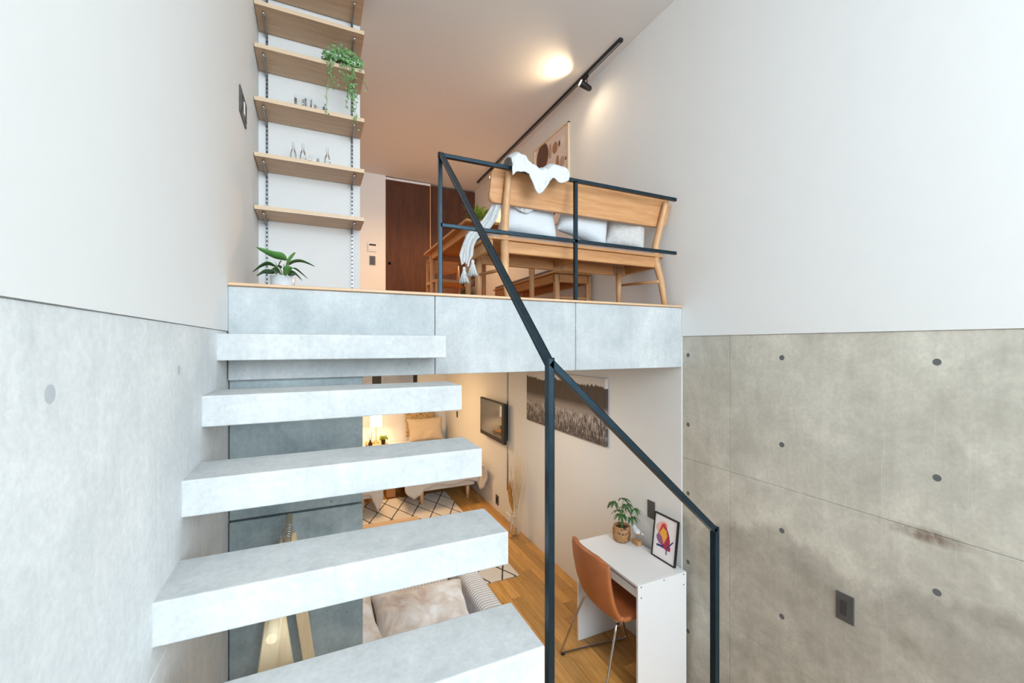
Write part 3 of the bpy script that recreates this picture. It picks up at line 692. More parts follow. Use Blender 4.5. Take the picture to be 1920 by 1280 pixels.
# throw over the backrest and railing
def throw_fn(u, v):
    x = .905 + .335 * u
    L = .092 + .046 * max(0, 1 - abs(u - .46) / .13) - .012 * max(0, 1 - abs(u - .27) / .12) - .030 * max(0, 1 - abs(u - .68) / .16)
    if u > .85: L -= (u - .85) * .20
    hump = .022 * math.sin(u * 9) + .018 * nz((u * 5, 0, 3)); top = .955 + hump + (.012 if u < .3 else 0)
    # v: 0 = front hem, .45 = top front, .6 = top back, 1 = back hem
    if v < .42: s = v / .42; z = top - .02 - L * (1 - s); y = 1.968 - .006 * (1 - s)
    elif v < .62: s = (v - .42) / .20; z = top - .02 + .028 * math.sin(s * PI); y = 1.968 + .145 * s
    else: s = (v - .62) / .38; z = top - .02 - .17 * s; y = 2.113 + .045 * s
    fold = nz((u * 11, v * 2.2, 1)) * .022 + nz((u * 24, v * 5, 2)) * .008
    return Vector((x + nz((u * 6, v * 6, 9)) * .008, y - abs(fold) * (1 if v < .5 else -1) - .004, z + nz((u * 13, v * 4, 7)) * .010))
t = thing('white_throw', 'white knitted throw hanging over the bench back and the railing', 'blanket', (1.07, 2.03, .93))
bm = nb(); sheet(bm, throw_fn, 60, 36); obj('cloth', bm, 'throw', t, True, solid=.009, sub=1)
# second throw over the left end of the seat, with tassels
path = [(.915, 2.155, .80), (.895, 2.165, .74), (.875, 2.20, .690), (.845, 2.235, .650), (.815, 2.26, .622), (.790, 2.27, .585), (.776, 2.275, .545), (.770, 2.275, .50), (.766, 2.275, .462)]
wid = [.05, .08, .12, .15, .13, .09, .08, .09, .05]
def tail_fn(u, v):
    k = v * (len(path) - 1); i = min(int(k), len(path) - 2); f = k - i
    p = Vector(path[i]).lerp(Vector(path[i + 1]), f); w = wid[i] + (wid[i + 1] - wid[i]) * f
    hem = (-.05 * abs(u - .35) if v > .99 else 0)
    return p + Vector(((u - .5) * w * .62, (.5 - u) * w * .55, hem)) + Vector((nz((u * 8, v * 2, 4)) * .022, 0, nz((u * 7, v * 5, 8)) * .008))
t = thing('tasselled_throw', 'white throw end with tassels draped over the left end of the bench seat', 'blanket', (.82, 2.25, .60))
bm = nb(); sheet(bm, tail_fn, 20, 40); obj('cloth', bm, 'throw', t, True, solid=.007, sub=1)
for (x, y, z) in ((.762, 2.29, .425), (.800, 2.255, .462)):
    bm = nb(); rr = random.Random(5)
    for k in range(46):
        a = 2 * PI * k / 46; r1 = .006 + .0 * rr.random(); r2 = .018 + rr.random() * .012
        tube(bm, [(x, y, z + .008), (x + math.cos(a) * .010, y + math.sin(a) * .010, z - .018), (x + math.cos(a) * r2, y + math.sin(a) * r2, z - .075 - rr.random() * .008)], .0022, 4)
    ts = obj('tassel', bm, 'throw', t, True, kind='stuff')
    bm = nb(); lathe(bm, [(.0001, .014), (.008, .010), (.0105, .0), (.008, -.010), (.006, -.014)], (x, y, z), 12); obj('tassel_knot', bm, 'throw', ts, True)

# ------------------------------------------------------------------ dining table behind the bench
t = thing('dining_table', 'warm oak dining table seen from below behind the bench', 'table', (1.32, 3.6, FU))
# chamfered corners
poly = [(.99, 2.96), (1.0, 2.94), (1.64, 2.94), (1.65, 2.96), (1.65, 4.24), (1.64, 4.26), (1.0, 4.26), (.99, 4.24)]
for a, b in ((.99, 1.32), (1.322, 1.65)):
    bm = nb(); box(bm, a, b, 2.94, 4.26, .893, .915, .003); obj('tabletop_board', bm, 'tabley', t)
bm = nb(); box(bm, 1.03, 1.61, 3.02, 3.045, .835, .893); obj('apron', bm, 'oakx', t)
bm = nb(); box(bm, 1.03, 1.61, 4.16, 4.185, .835, .893); obj('apron', bm, 'oakx', t)
for x in (1.04, 1.575):
    bm = nb(); box(bm, x, x + .022, 3.045, 4.16, .835, .893); obj('apron', bm, 'tabley', t)
for x, y in ((1.05, 3.06), (1.59, 3.06), (1.05, 4.14), (1.59, 4.14)):
    bm = nb(); tube(bm, [(x, y, FU), (x, y, .60), (x, y, .892)], [.018, .024, .026], 12); obj('leg', bm, 'oakz', t, True)
# bench on the far right along the wall
t = thing('wooden_bench', 'backless oak bench with grey cushion along the wall past the table', 'bench', (1.9, 3.55, FU))
bm = nb(); box(bm, 1.72, 2.08, 2.92, 4.2, .568, .585, .004); obj('seat', bm, 'oaky', t)
bm = nb(); box(bm, 1.735, 2.07, 2.935, 4.19, .586, .615, .012, 3); obj('seat_cushion', bm, 'grey', t, label='grey fabric cushion pad')
for x in (1.735, 2.045):
    bm = nb(); box(bm, x, x + .022, 2.95, 4.17, .50, .567, .004); obj('side_rail', bm, 'oaky', t)
for y in (2.93, 4.16):
    bm = nb(); box(bm, 1.76, 2.05, y, y + .022, .50, .567, .004); obj('seat_rail', bm, 'oakx', t)
    bm = nb(); box(bm, 1.76, 2.05, y + .004, y + .018, .37, .388, .004); obj('stretcher', bm, 'oakx', t)
for x, y in ((1.755, 2.95), (2.055, 2.95), (1.755, 4.17), (2.055, 4.17)):
    bm = nb(); box(bm, x - .02, x + .02, y - .02, y + .02, FU, .566, .006, 2); obj('leg', bm, 'oakz', t)
# chair at the far end of the table
t = thing('dining_chair', 'oak dining chair with a curved top rail at the far left of the table', 'chair', (1.23, 4.2, FU))
bm = nb()
def crail(u, v):
    x = -.17 + .34 * u; return Vector((x, .20 - .05 * math.sin(PI * u) * 0 + .03 * (1 - (2 * u - 1) ** 2), .54 + v * .12 * (1 - .25 * (2 * u - 1) ** 4)))
sheet(bm, lambda u, v: crail(u, v) + Vector((0, .0, -.04 * (1 - (2 * u - 1) ** 2) * (1 - v))), 16, 4); obj('top_rail', bm, 'oakx', t, True, world=False, solid=.018)
for s in (-1, 1):
    bm = nb(); tube(bm, [(s * .16, .19, 0), (s * .165, .185, .35), (s * .165, .205, .60)], [.014, .018, .013], 10); obj('leg', bm, 'oakz', t, True, world=False)
    bm = nb(); tube(bm, [(s * .16, -.18, 0), (s * .165, -.18, .36)], [.014, .018], 10); obj('leg', bm, 'oakz', t, True, world=False)
    bm = nb(); tube(bm, [(s * .165, .18, .20), (s * .165, -.18, .20)], .009, 8); obj('stretcher', bm, 'oaky', t, True, world=False)
poly = rrect(-.19, .19, -.20, .20, .06)
bm = nb(); prism(bm, poly, lambda p: Vector((p[0], p[1], .36)), lambda p: Vector((p[0], p[1], .385))); obj('seat', bm, 'oaky', t, world=False)
bm = nb(); box(bm, -.15, .15, .175, .195, .28, .355, .003); obj('seat_rail', bm, 'oakx', t, world=False)
# fern on the table
t = thing('table_fern', 'small bright green fern in a low pot on the dining table', 'plant', (1.17, 3.13, .915))
bm = nb(); lathe(bm, [(.0001, 0), (.04, 0), (.05, .03), (.047, .03), (.0001, .025)], (0, 0, 0), 16); obj('pot', bm, 'potwhite', t, True, world=False)
bm = nb(); rr = random.Random(11)
for k in range(120):
    a = rr.uniform(0, 2 * PI); l = rr.uniform(.07, .15); h = rr.uniform(.03, .13); d = Vector((math.cos(a), math.sin(a), 0))
    blade(bm, [Vector((0, 0, .025)), d * l * .4 + Vector((0, 0, .02 + h * .8)), d * l * .8 + Vector((0, 0, .025 + h)), d * l + Vector((0, 0, .02 + h * .85))], .010, .2, n=5)
obj('frond', bm, 'leaff', t, world=False, kind='stuff')
bm = nb()
for p in ([(0, 0, .03), (-.08, -.02, .045), (-.17, -.04, .055)], [(0, 0, .03), (-.08, -.03, .08), (-.17, -.05, .145)], [(0, 0, .03), (-.06, -.02, .06), (-.09, -.04, .10)]):
    blade(bm, [Vector(q) for q in p], .012, .2, n=5)
obj('long_frond', bm, 'leafi', t, world=False, kind='stuff')
# floor plant with blossoms between the benches
t = thing('floor_plant', 'bushy floor plant with dark leaves and pale blossoms under the dining table', 'plant', (1.36, 3.9, FU))
bm = nb(); lathe(bm, [(.0001, 0), (.07, 0), (.09, .12), (.085, .12), (.0001, .10)], (0, 0, 0), 18); obj('pot', bm, 'potwhite', t, True, world=False)
rr = random.Random(21)
for k in range(14):
    a = rr.uniform(0, 2 * PI); l = rr.uniform(.05, .12); z = rr.uniform(.14, .42); d = Vector((math.cos(a), math.sin(a), 0))
    bm = nb(); blade(bm, [Vector((0, 0, z - .03)), d * l * .5 + Vector((0, 0, z)), d * l + Vector((0, 0, z - .02)), d * l * 1.35 + Vector((0, 0, z - .06))], .07, .25, n=6)
    obj('leaf' if k % 2 else 'blossom', bm, 'leaf' if k % 2 else 'cream', t, True, world=False, solid=.001)
bm = nb(); tube(bm, [(0, 0, .1), (.01, 0, .25), (0, .01, .42)], .007, 6); obj('stem', bm, 'stem', t, world=False)

# ------------------------------------------------------------------ pebble print on the upper wall
t = thing('framed_print', 'framed print of brown and beige rounded shapes on the wall above the bench', 'picture', (XR, 3.63, 1.15))
fy0, fy1, fz0, fz1 = 3.30, 3.965, 1.15, 2.03
bm = nb()
for a in ((fy0, fy1, fz0, fz0 + .012), (fy0, fy1, fz1 - .012, fz1), (fy0, fy0 + .012, fz0, fz1), (fy1 - .012, fy1, fz0, fz1)):
    box(bm, XR - .022, XR, a[0], a[1], a[2], a[3], .001)
obj('frame', bm, 'pine', t)
bm = nb(); box(bm, XR - .010, XR - .002, fy0 + .012, fy1 - .012, fz0 + .012, fz1 - .012); pp = obj('print', bm, 'paperwarm', t)
def disc(bm, y, z, ry, rz, x, rot=0):
    n = 22; vv = []
    for k in range(n):
        a = 2 * PI * k / n; p, q = ry * math.cos(a), rz * math.sin(a)
        vv.append((y + p * math.cos(rot) - q * math.sin(rot), z + p * math.sin(rot) + q * math.cos(rot)))
    prism(bm, vv, lambda p: Vector((x, p[0], p[1])), lambda p: Vector((x + .0006, p[0], p[1])))
for y, z, ry, rz, m in ((3.80, 1.895, .122, .14, 'ink_brown'), (3.645, 1.895, .030, .074, 'ink_rose'), (3.55, 1.893, .050, .055, 'ink_tan'), (3.47, 1.90, .015, .028, 'ink_brown'), (3.412, 1.905, .030, .040, 'ink_pale'),
                        (3.505, 1.72, .030, .085, 'ink_tan'), (3.422, 1.71, .045, .050, 'ink_rose'), (3.357, 1.717, .012, .018, 'ink_brown'), (3.75, 1.56, .11, .13, 'ink_tan'), (3.48, 1.50, .10, .09, 'ink_rose'), (3.62, 1.32, .12, .08, 'ink_brown')):
    bm = nb(); disc(bm, y, z, ry, rz, XR - .0112); obj('printed_shape', bm, m, pp)

# ------------------------------------------------------------------ ceiling track and spotlights
t = thing('ceiling_track', 'long black lighting track under the white ceiling by the right wall', 'light track', (2.015, 3.9, CEI))
bm = nb(); box(bm, 2.000, 2.030, 2.47, 5.47, CEI - .022, CEI, .001); obj('track', bm, 'black', t)
bm = nb(); box(bm, 2.009, 2.021, 2.49, 5.45, CEI - .0235, CEI - .0215); obj('contact_strip', bm, 'zinc', t)
def head(name, label, y, ax):
    t = thing(name, label, 'spotlight', (2.015, y, CEI - .022), 'spotlights on the ceiling track')
    bm = nb(); box(bm, -.012, .012, -.035, .035, -.018, 0, .002); obj('adapter', bm, 'black', t, world=False)
    bm = nb(); tube(bm, [(0, -.02, -.01), (0, -.03, -.05), (0, -.02, -.085)], .004, 8); tube(bm, [(0, .02, -.01), (0, .0, -.05), (0, -.02, -.085)], .004, 8); obj('arm', bm, 'black', t, world=False)
    d = Vector(ax).normalized(); c = Vector((0, -.02, -.09)); bm = nb()
    tube(bm, [c - d * .045, c - d * .03, c + d * .03, c + d * .06], [.012, .022, .026, .028], 18); h = obj('lamp_head', bm, 'black', t, True, world=False)
    bm = nb(); tube(bm, [c + d * .0595, c + d * .0615], [.024, .024], 18); obj('lens', bm, 'lens', h, world=False)
head('track_spotlight', 'black spotlight near end of the track, lighting the ceiling', 2.93, (-.93, .1, .34))
head('track_spotlight', 'small black spotlight further along the track above the bench', 4.95, (-.6, -.5, -.7))

# ------------------------------------------------------------------ lower level: desk group
t = thing('white_desk', 'narrow white desk standing against the wall below the railing', 'desk', (1.89, 2.255, FL))
DT = -1.40
bm = nb(); box(bm, 1.702, 2.083, 1.956, 2.556, DT - .016, DT, .0012); obj('desktop', bm, 'laminate', t)
bm = nb(); box(bm, 1.702, 2.083, 1.94, 1.956, FL, DT, .0012); sp = obj('side_panel', bm, 'laminate', t)
for y, z in ((1.725, DT - .012), (1.90, DT - .012), (2.06, DT - .012), (1.725, DT - .075), (2.06, DT - .075)):
    b2 = nb(); lathe(b2, [(.0045, 0), (.0045, -.0012), (.0001, -.0016)], (y, 1.9402, z), 12, 'y'); obj('screw', b2, 'screw', sp)
bm = nb(); box(bm, 1.702, 2.083, 2.556, 2.572, FL, DT, .0012); obj('side_panel', bm, 'laminate', t)
bm = nb(); box(bm, 1.712, 1.728, 1.957, 2.555, DT - .085, DT - .034, .001); obj('drawer_front', bm, 'laminate', t)
bm = nb(); box(bm, 1.722, 2.07, 1.957, 2.555, DT - .085, DT - .073, .001); obj('drawer_bottom', bm, 'laminate', t)
bm = nb(); box(bm, 2.06, 2.076, 1.957, 2.555, DT - .35, DT - .017, .001); obj('back_panel', bm, 'laminate', t)

# framed abstract print leaning on the wall
t = thing('framed_print', 'black framed abstract print in red and yellow leaning on the desk', 'picture', (2.06, 2.097, DT))
tilt = math.atan2(.034, .28); mt = Matrix.Translation((2.050, 1.996, DT + .0005)) @ Matrix.Rotation(tilt, 4, 'Y')
# local frame: x = thickness, y = along wall (0 = right edge in the photo), z = up
W_, H_ = .203, .284
def lb(x0, x1, y0, y1, z0, z1): b2 = nb(); box(b2, x0, x1, y0, y1, z0, z1, 0, 1, mt); return b2
bm = nb()
for a in ((0, W_, 0, .007), (0, W_, H_ - .007, H_), (0, .007, .007, H_ - .007), (W_ - .007, W_, .007, H_ - .007)): box(bm, -.012, .004, a[0], a[1], a[2], a[3], 0, 1, mt)
obj('frame', bm, 'black', t)
pp = obj('print', lb(-.006, .002, .007, W_ - .007, .007, H_ - .007), 'paper', t)
TLc, TRc, BRc, BLc = (708, 198), (855, 268), (835, 555), (688, 465)
def art(px, py):       # offline pixel -> print coordinates (bilinear), only used for tracing the flat print
    u, v = .5, .5
    for _ in range(12):
        ex = (1 - u) * (1 - v) * TLc[0] + u * (1 - v) * TRc[0] + u * v * BRc[0] + (1 - u) * v * BLc[0] - px
        ey = (1 - u) * (1 - v) * TLc[1] + u * (1 - v) * TRc[1] + u * v * BRc[1] + (1 - u) * v * BLc[1] - py
        u -= ex / 147; v -= (ey - ex * 70 / 147) / 277
    return (W_ * (1 - u), H_ * (1 - v))
def inkpoly(pts, m, d):
    poly = [art(*p) for p in pts]; b2 = nb(); prism(b2, poly, lambda p: mt @ Vector((-.0062 - d * .0003, p[0], p[1])), lambda p: mt @ Vector((-.0058, p[0], p[1]))); obj('printed_shape', b2, m, pp)
def ring(cx, cy, rx, ry, n=20): return [(cx + rx * math.cos(2 * PI * k / n), cy + ry * math.sin(2 * PI * k / n)) for k in range(n)]
inkpoly(ring(753, 298, 38, 36), 'ink_peach', 1)
inkpoly([(745, 300), (752, 282), (764, 275), (775, 282), (780, 300), (790, 325), (800, 360), (804, 395), (800, 420), (770, 420), (735, 395), (722, 370), (718, 350), (735, 325)], 'ink_red', 2)
inkpoly([(750, 290), (764, 275), (776, 284), (782, 302), (762, 300), (742, 312)], 'ink_bright', 3)
inkpoly([(720, 345), (738, 330), (748, 350), (757, 380), (766, 405), (740, 395), (722, 372)], 'ink_purple', 3)
inkpoly([(735, 335), (762, 300), (782, 325), (788, 360), (766, 405), (755, 365), (745, 345)], 'ink_yellow', 4)
inkpoly([(718, 398), (738, 404), (760, 412), (778, 422), (765, 432), (740, 418), (722, 412)], 'ink_navy', 4)
inkpoly([(762, 420), (800, 415), (808, 440), (802, 456), (784, 446), (768, 434)], 'ink_red', 5)
inkpoly([(778, 436), (820, 394), (826, 398), (784, 440)], 'ink_navy', 6)
inkpoly([(780, 438), (785, 438), (784, 474), (780, 472)], 'ink_navy', 7)

# money tree in a wooden pot
MP = (1.995, 2.445, DT + .0005)
t = thing('potted_tree', 'small money tree in a carved wooden pot on the white desk', 'plant', MP)
bm = nb(); lathe(bm, [(.0001, .0), (.050, .0), (.060, .012), (.064, .05), (.062, .09), (.056, .108), (.049, .108), (.047, .09), (.0001, .085)], (0, 0, 0), 28); obj('pot', bm, 'bark', t, True, world=False)
bm = nb(); lathe(bm, [(.0001, .094), (.047, .092), (.047, .088)], (0, 0, 0), 20); obj('soil', bm, 'soil', t, world=False)
bm = nb(); tube(bm, [(0, 0, .085), (.002, -.004, .14), (0, 0, .175), (.004, .003, .215)], [.011, .009, .007, .004], 8); obj('trunk', bm, 'stem', t, True, world=False)
rr = random.Random(9); nodes = []
bs = nb()
for az, l, h in ((100, .085, .235), (160, .06, .265), (-140, .07, .20), (-90, .055, .27), (-60, .10, .24), (20, .05, .22), (60, .06, .18), (0, .02, .285), (-75, .085, .185)):
    a = math.radians(az); p = Vector((math.cos(a) * l * .75, math.sin(a) * l, h)); tube(bs, [(0, 0, .17), (p.x * .5, p.y * .5, h * .8 + .03), p], .0018, 5); nodes.append((p, a))
obj('branch', bs, 'stem', t, world=False, kind='stuff')
for p, a0 in nodes:
    for k in range(5):
        a = a0 + (k - 2) * .75 + rr.uniform(-.2, .2); L = rr.uniform(.038, .058); d = Vector((math.cos(a), math.sin(a), 0))
        q = [p, p + d * L * .4 + Vector((0, 0, .008)), p + d * L * .8 + Vector((0, 0, -.008)), p + d * L * 1.1 + Vector((0, 0, -.028))]
        for w_ in q[1:]: w_.x = min(w_.x, .10)
        bm = nb(); blade(bm, q, .020, .2, n=6); obj('leaf', bm, 'leaf', t, True, world=False, solid=.0006)

# carved bird on a wood block
BX = (2.052, 2.352, DT + .0005)
t = thing('bird_figurine', 'small white and wood bird figurine on a wooden block on the desk', 'figurine', BX)
bm = nb(); box(bm, -.018, .018, -.034, .034, 0, .030, .002); obj('block', bm, 'oaky', t, world=False)
bm = nb(); tube(bm, [(0, -.004, .03), (0, -.004, .075)], .0018, 6); obj('peg', bm, 'zinc', t, world=False)
def bird(bm, lo, hi):
    n = 14; rings = []
    prof = [(-.040, .094, .001), (-.034, .092, .008), (-.022, .090, .016), (-.008, .089, .021), (.006, .092, .021), (.018, .100, .017), (.028, .112, .015), (.036, .118, .0125), (.043, .120, .007), (.050, .119, .001)]
    if lo: prof = [(-.040, .090, .001), (-.034, .087, .007), (-.022, .0835, .0135), (-.008, .081, .0165), (.006, .083, .0165), (.018, .090, .013), (.026, .098, .004)]
    pts = [(0, p[0], p[1]) for p in prof]; tube(bm, pts, [p[2] for p in prof], n)
bm = nb(); bird(bm, 1, 0); obj('belly', bm, 'oaky', t, True, world=False, label='light wood underside of the bird')
bm = nb(); bird(bm, 0, 1); tube(bm, [(0, -.034, .094), (0, -.052, .092), (0, -.066, .091)], [.006, .006, .003], 8); obj('body', bm, 'potwhite', t, True, world=False)

# tan leather chair
t = thing('desk_chair', 'tan leather chair on a chrome sled base pulled up to the white desk', 'chair', (1.515, 2.235, FL), rotz=math.radians(-4))
prof = [(.005, .845), (.005, .80), (.015, .70), (.035, .60), (.06, .53), (.10, .475), (.16, .452), (.26, .455), (.36, .465), (.44, .462), (.47, .445)]
def shell(u, v):
    k = v * (len(prof) - 1); i = min(int(k), len(prof) - 2); f = k - i
    x = prof[i][0] * (1 - f) + prof[i + 1][0] * f; z = prof[i][1] * (1 - f) + prof[i + 1][1] * f; s = 2 * u - 1
    hw = .215 - .03 * max(0, (.12 - v)) / .12 * 0
    wrap = .055 * s * s if v < .45 else .055 * s * s * max(0, 1 - (v - .45) / .2); up = .02 * s * s if v > .5 else 0
    z2 = z - (.030 * max(0, abs(s) - .6) / .4 if v < .06 else 0)
    return Vector((x + wrap, s * hw, z2 + up))
bm = nb(); sheet(bm, shell, 20, 30)
o = obj('seat_shell', bm, 'leather', t, True, world=False, solid=.030, sub=1)
for s in (-1, 1):
    bm = nb(); pts = [(.15, s * .17, .435), (.13, s * .175, .43), (.118, s * .185, .40), (-.01, s * .250, .045), (-.018, s * .256, .018), (.0, s * .257, .009), (.47, s * .232, .009), (.495, s * .230, .02), (.49, s * .228, .05), (.37, s * .185, .40), (.35, s * .17, .435), (.15, s * .16, .440)]
    tube(bm, pts, .0075, 10); fr = obj('sled_leg', bm, 'chrome', t, True, world=False)
    bm = nb(); box(bm, -.015, .010, s * .256 - .012, s * .256 + .012, .0, .012, .002); obj('foot_cap', bm, 'black', fr, world=False)
bm = nb(); tube(bm, [(.15, -.17, .437), (.15, .17, .437)], .008, 10); tube(bm, [(.35, -.17, .437), (.35, .17, .437)], .008, 10); obj('cross_tube', bm, 'chrome', t, True, world=False)

# lake canvas
t = thing('canvas_picture', 'wide dark canvas of a misty lake with treeline and reeds on the wall', 'picture', (XR, 3.43, -.805))
bm = nb(); box(bm, XR - .028, XR, 2.745, 4.12, -.805, -.268, .002); o = obj('canvas', bm, 'lake', t, world=True)
# keep object coordinates in room space for the print
me = o.data; off = Vector((XR, 3.43, -.805)); me.transform(Matrix.Translation(off)); o.location = -off

# ------------------------------------------------------------------ television
t = thing('television', 'flat black television on the wall of the living room', 'television', (2.03, 5.0, -.95))
bm = nb(); box(bm, 2.022, 2.062, 4.60, 5.40, -1.185, -.700, .008, 3); obj('casing', bm, 'black', t)
bm = nb(); box(bm, 2.0195, 2.0225, 4.665, 5.385, -1.130, -.715, .001); obj('screen', bm, 'tv', t, label='glossy screen reflecting the bedside lamp')
bm = nb(); box(bm, 2.06, XR, 4.9, 5.15, -1.05, -.82); obj('wall_mount', bm, 'black', t)

# ------------------------------------------------------------------ dried grasses
VP = (1.985, 4.24, FL)
t = thing('dried_grass_vase', 'tall bundle of dried twigs and golden wheat in a clear glass vase', 'vase', VP)
bm = nb(); lathe(bm, [(.0002, 0), (.05, 0), (.060, .012), (.058, .06), (.036, .16), (.030, .235), (.038, .265)], (0, 0, 0), 28); bmesh.ops.delete(bm, geom=[f for f in bm.faces if len(f.verts) > 4], context='FACES'); obj('vase', bm, 'glass', t, True, world=False)
bm = nb(); lathe(bm, [(.0305, .225), (.0335, .232), (.0305, .240)], (0, 0, 0), 20); obj('string', bm, 'straw', t, True, world=False)
bm = nb(); rr = random.Random(31)
for k in range(64):
    a = rr.uniform(0, 2 * PI); L = rr.uniform(.60, .98); sp = rr.uniform(.01, .10)
    pts = [Vector((0, 0, .02)), Vector((math.cos(a) * .012, math.sin(a) * .012, .25))]
    for i in range(1, 7):
        f = i / 6; pts.append(Vector((min(.02 + math.cos(a) * sp * f + rr.uniform(-.009, .009), .10), -.05 * f + math.sin(a) * sp * f * 1.3 + rr.uniform(-.012, .012), .25 + (L - .25) * f)))
    tube(bm, pts, [.0022] * 2 + [.0026, .0026, .0024, .0022, .0018, .0012], 4)
obj('twig', bm, 'straw', t, world=False, kind='stuff')
bm = nb()
for k in range(60):
    a = rr.uniform(0, 2 * PI); L = rr.uniform(.42, .62); sp = rr.uniform(.0, .035)
    b0 = Vector((-.02, .05, 0)); e = b0 + Vector((math.cos(a) * sp, math.sin(a) * sp, L))
    tube(bm, [(0, 0, .02), (-.008, .012, .25), e - Vector((0, 0, .09)), e - Vector((0, 0, .05)), e], [.0013, .0013, .0014, .0042, .0008], 4)
obj('wheat', bm, 'strawgold', t, world=False, kind='stuff')
bm = nb(); box(bm, XR - .012, XR, 4.60, 4.72, FL, FL + .085, .003); struct('baseboard_right', bm, 'white')

# ------------------------------------------------------------------ rug, sofa, coffee board
bm = nb(); box(bm, .0, 1.69, 3.5, 5.95, FL, FL + .012, .004); o = obj('patterned_rug', bm, 'rug')
tag(o, 'cream rug with a black diamond pattern on the wood floor', 'rug')
t = thing('low_table', 'low light wood table standing on the patterned rug', 'table', (.65, 4.53, FL + .012))
bm = nb(); box(bm, .25, 1.02, 4.38, 4.67, FL + .21, FL + .235, .003); obj('tabletop', bm, 'nosing', t)
for x, y in ((.30, 4.42), (.97, 4.42), (.30, 4.63), (.97, 4.63)):
    bm = nb(); tube(bm, [(x, y, FL + .012), (x, y, FL + .21)], [.012, .016], 10); obj('leg', bm, 'pine', t, True)

t = thing('corduroy_sofa', 'pale ribbed corduroy sofa under the concrete stairs', 'sofa', (.45, 2.75, FL))
SB = .10
bm = nb(); box(bm, -.25, .93, 2.22, 3.12, FL + .08, FL + .24, .03, 3); obj('base', bm, 'ribx', t)
for a, b in ((-.22, .345), (.355, .895)):
    bm = nb(); box(bm, a, b, 2.42, 3.14, FL + .24, FL + .40, .035, 4); obj('seat_cushion', bm, 'ribx', t, True)
bm = nb(); box(bm, -.25, .93, 2.19, 2.33, FL + .20, FL + .44, .05, 4); obj('backrest', bm, 'ribx', t, True)
bm = nb(); box(bm, .90, 1.05, 2.20, 3.14, FL + .06, FL + .53, .045, 4); obj('armrest', bm, 'riby', t, True)
for x, y in ((-.2, 2.3), (.98, 2.3), (-.2, 3.05), (.98, 3.05)):
    bm = nb(); tube(bm, [(x, y, FL), (x, y, FL + .09)], [.015, .02], 8); obj('leg', bm, 'oakz', t, True)
for k, (x, y, r, lbl) in enumerate(((.585, 2.48, -3, 'shiny champagne velvet cushion against the ribbed sofa arm'), (.07, 2.50, 10, 'shiny champagne velvet cushion beside the concrete wall edge'))):
    o = pillow('cushion', .60, .60, .16, (x, y, FL + .485), (math.radians(-80), 0, math.radians(r)), 'velvet', 12 + k); tag(o, lbl, 'cushion', 'velvet cushions on the sofa')

# ------------------------------------------------------------------ bedroom
def bed(label, x0, x1, y0, spill, corner):
    t = thing('single_bed', label, 'bed', ((x0 + x1) / 2, (y0 + 7.35) / 2, FL), 'single beds')
    bm = nb(); box(bm, x0 + .02, x1 - .02, y0 + .03, 7.36, FL + .20, FL + .30, .01); obj('base', bm, 'duvet', t)
    bm = nb(); box(bm, x0 + .01, x1 - .01, y0 + .02, 7.36, FL + .30, FL + .48, .05, 4); obj('mattress', bm, 'linen', t, True)
    for x in ((x0 + .215 if spill else x0 + .07), (x1 - .09 if spill else x1 - .20)):
        for y in (y0 + .12, 7.2):
            bm = nb(); tube(bm, [(x, y, FL), (x, y, FL + .20)], [.022, .028], 14); obj('leg', bm, 'oakz', t, True)
    def dv(u, v):   # u across the bed (0 left .. 1 right), v 0 = foot hem, 1 = pillow end
        x = x0 - .03 + (x1 - x0 + .06) * u; hem = FL + .27 + .018 * math.sin(x * 18) + .012 * nz((x * 6, 0, 2))
        hem -= corner * max(0, 1 - abs(u - (.12 if spill else .94)) / (.12 if spill else .09)) ** (.6 if spill else 1)
        top = FL + .50
        if v < .3: s = v / .3; y = y0 - .02 + .01 * math.sin(x * 24) * (1 - s); z = hem + (top - .03 - hem) * s
        elif v < .36: s = (v - .3) / .06; y = y0 - .02 + .06 * s; z = top - .03 + .03 * s
        else: s = (v - .36) / .64; y = y0 + .04 + 1.35 * s; z = top + .012 * nz((x * 5, y * 5, 1))
        e = abs(2 * u - 1)
        if e > .93: z -= (e - .93) / .07 * (.16 if v >= .3 else .0)
        return Vector((x, y, z))
    bm = nb(); sheet(bm, dv, 50, 26); obj('duvet', bm, 'duvet', t, True, solid=.018)
    return t
bed('single bed with beige duvet beside the right bedroom wall', 1.06, 2.00, 5.47, True, .15)
bed('single bed with beige duvet at the left behind the stairs', -.16, .74, 5.50, False, .24)
# duvet corner spilling by the wall
t = thing('folded_blanket', 'pale blanket corner hanging off the bed next to the wall', 'blanket', (2.03, 5.42, -1.8))
def bl(u, v): return Vector((1.99 + .05 * math.sin(v * 3) + .015 * nz((u * 5, v * 4, 3)), 5.18 + .26 * u + .05 * v * (1 - u), -1.56 - .37 * v * (1 - .35 * abs(u - .45))))
bm = nb(); sheet(bm, bl, 14, 18); obj('cloth', bm, 'duvet', t, True, solid=.03, sub=1)
o = pillow('bed_pillow', .62, .42, .16, (1.66, 7.0, -1.40), (math.radians(-22), 0, 0), 'cream', 31); tag(o, 'cream textured pillow at the head of the bed', 'pillow', 'pillows on the right bed')
o = pillow('bed_pillow', .56, .46, .15, (1.63, 7.22, -1.32), (math.radians(-14), 0, 0), 'brownpat', 33); tag(o, 'brown patterned pillow behind the cream pillow', 'pillow', 'pillows on the right bed')
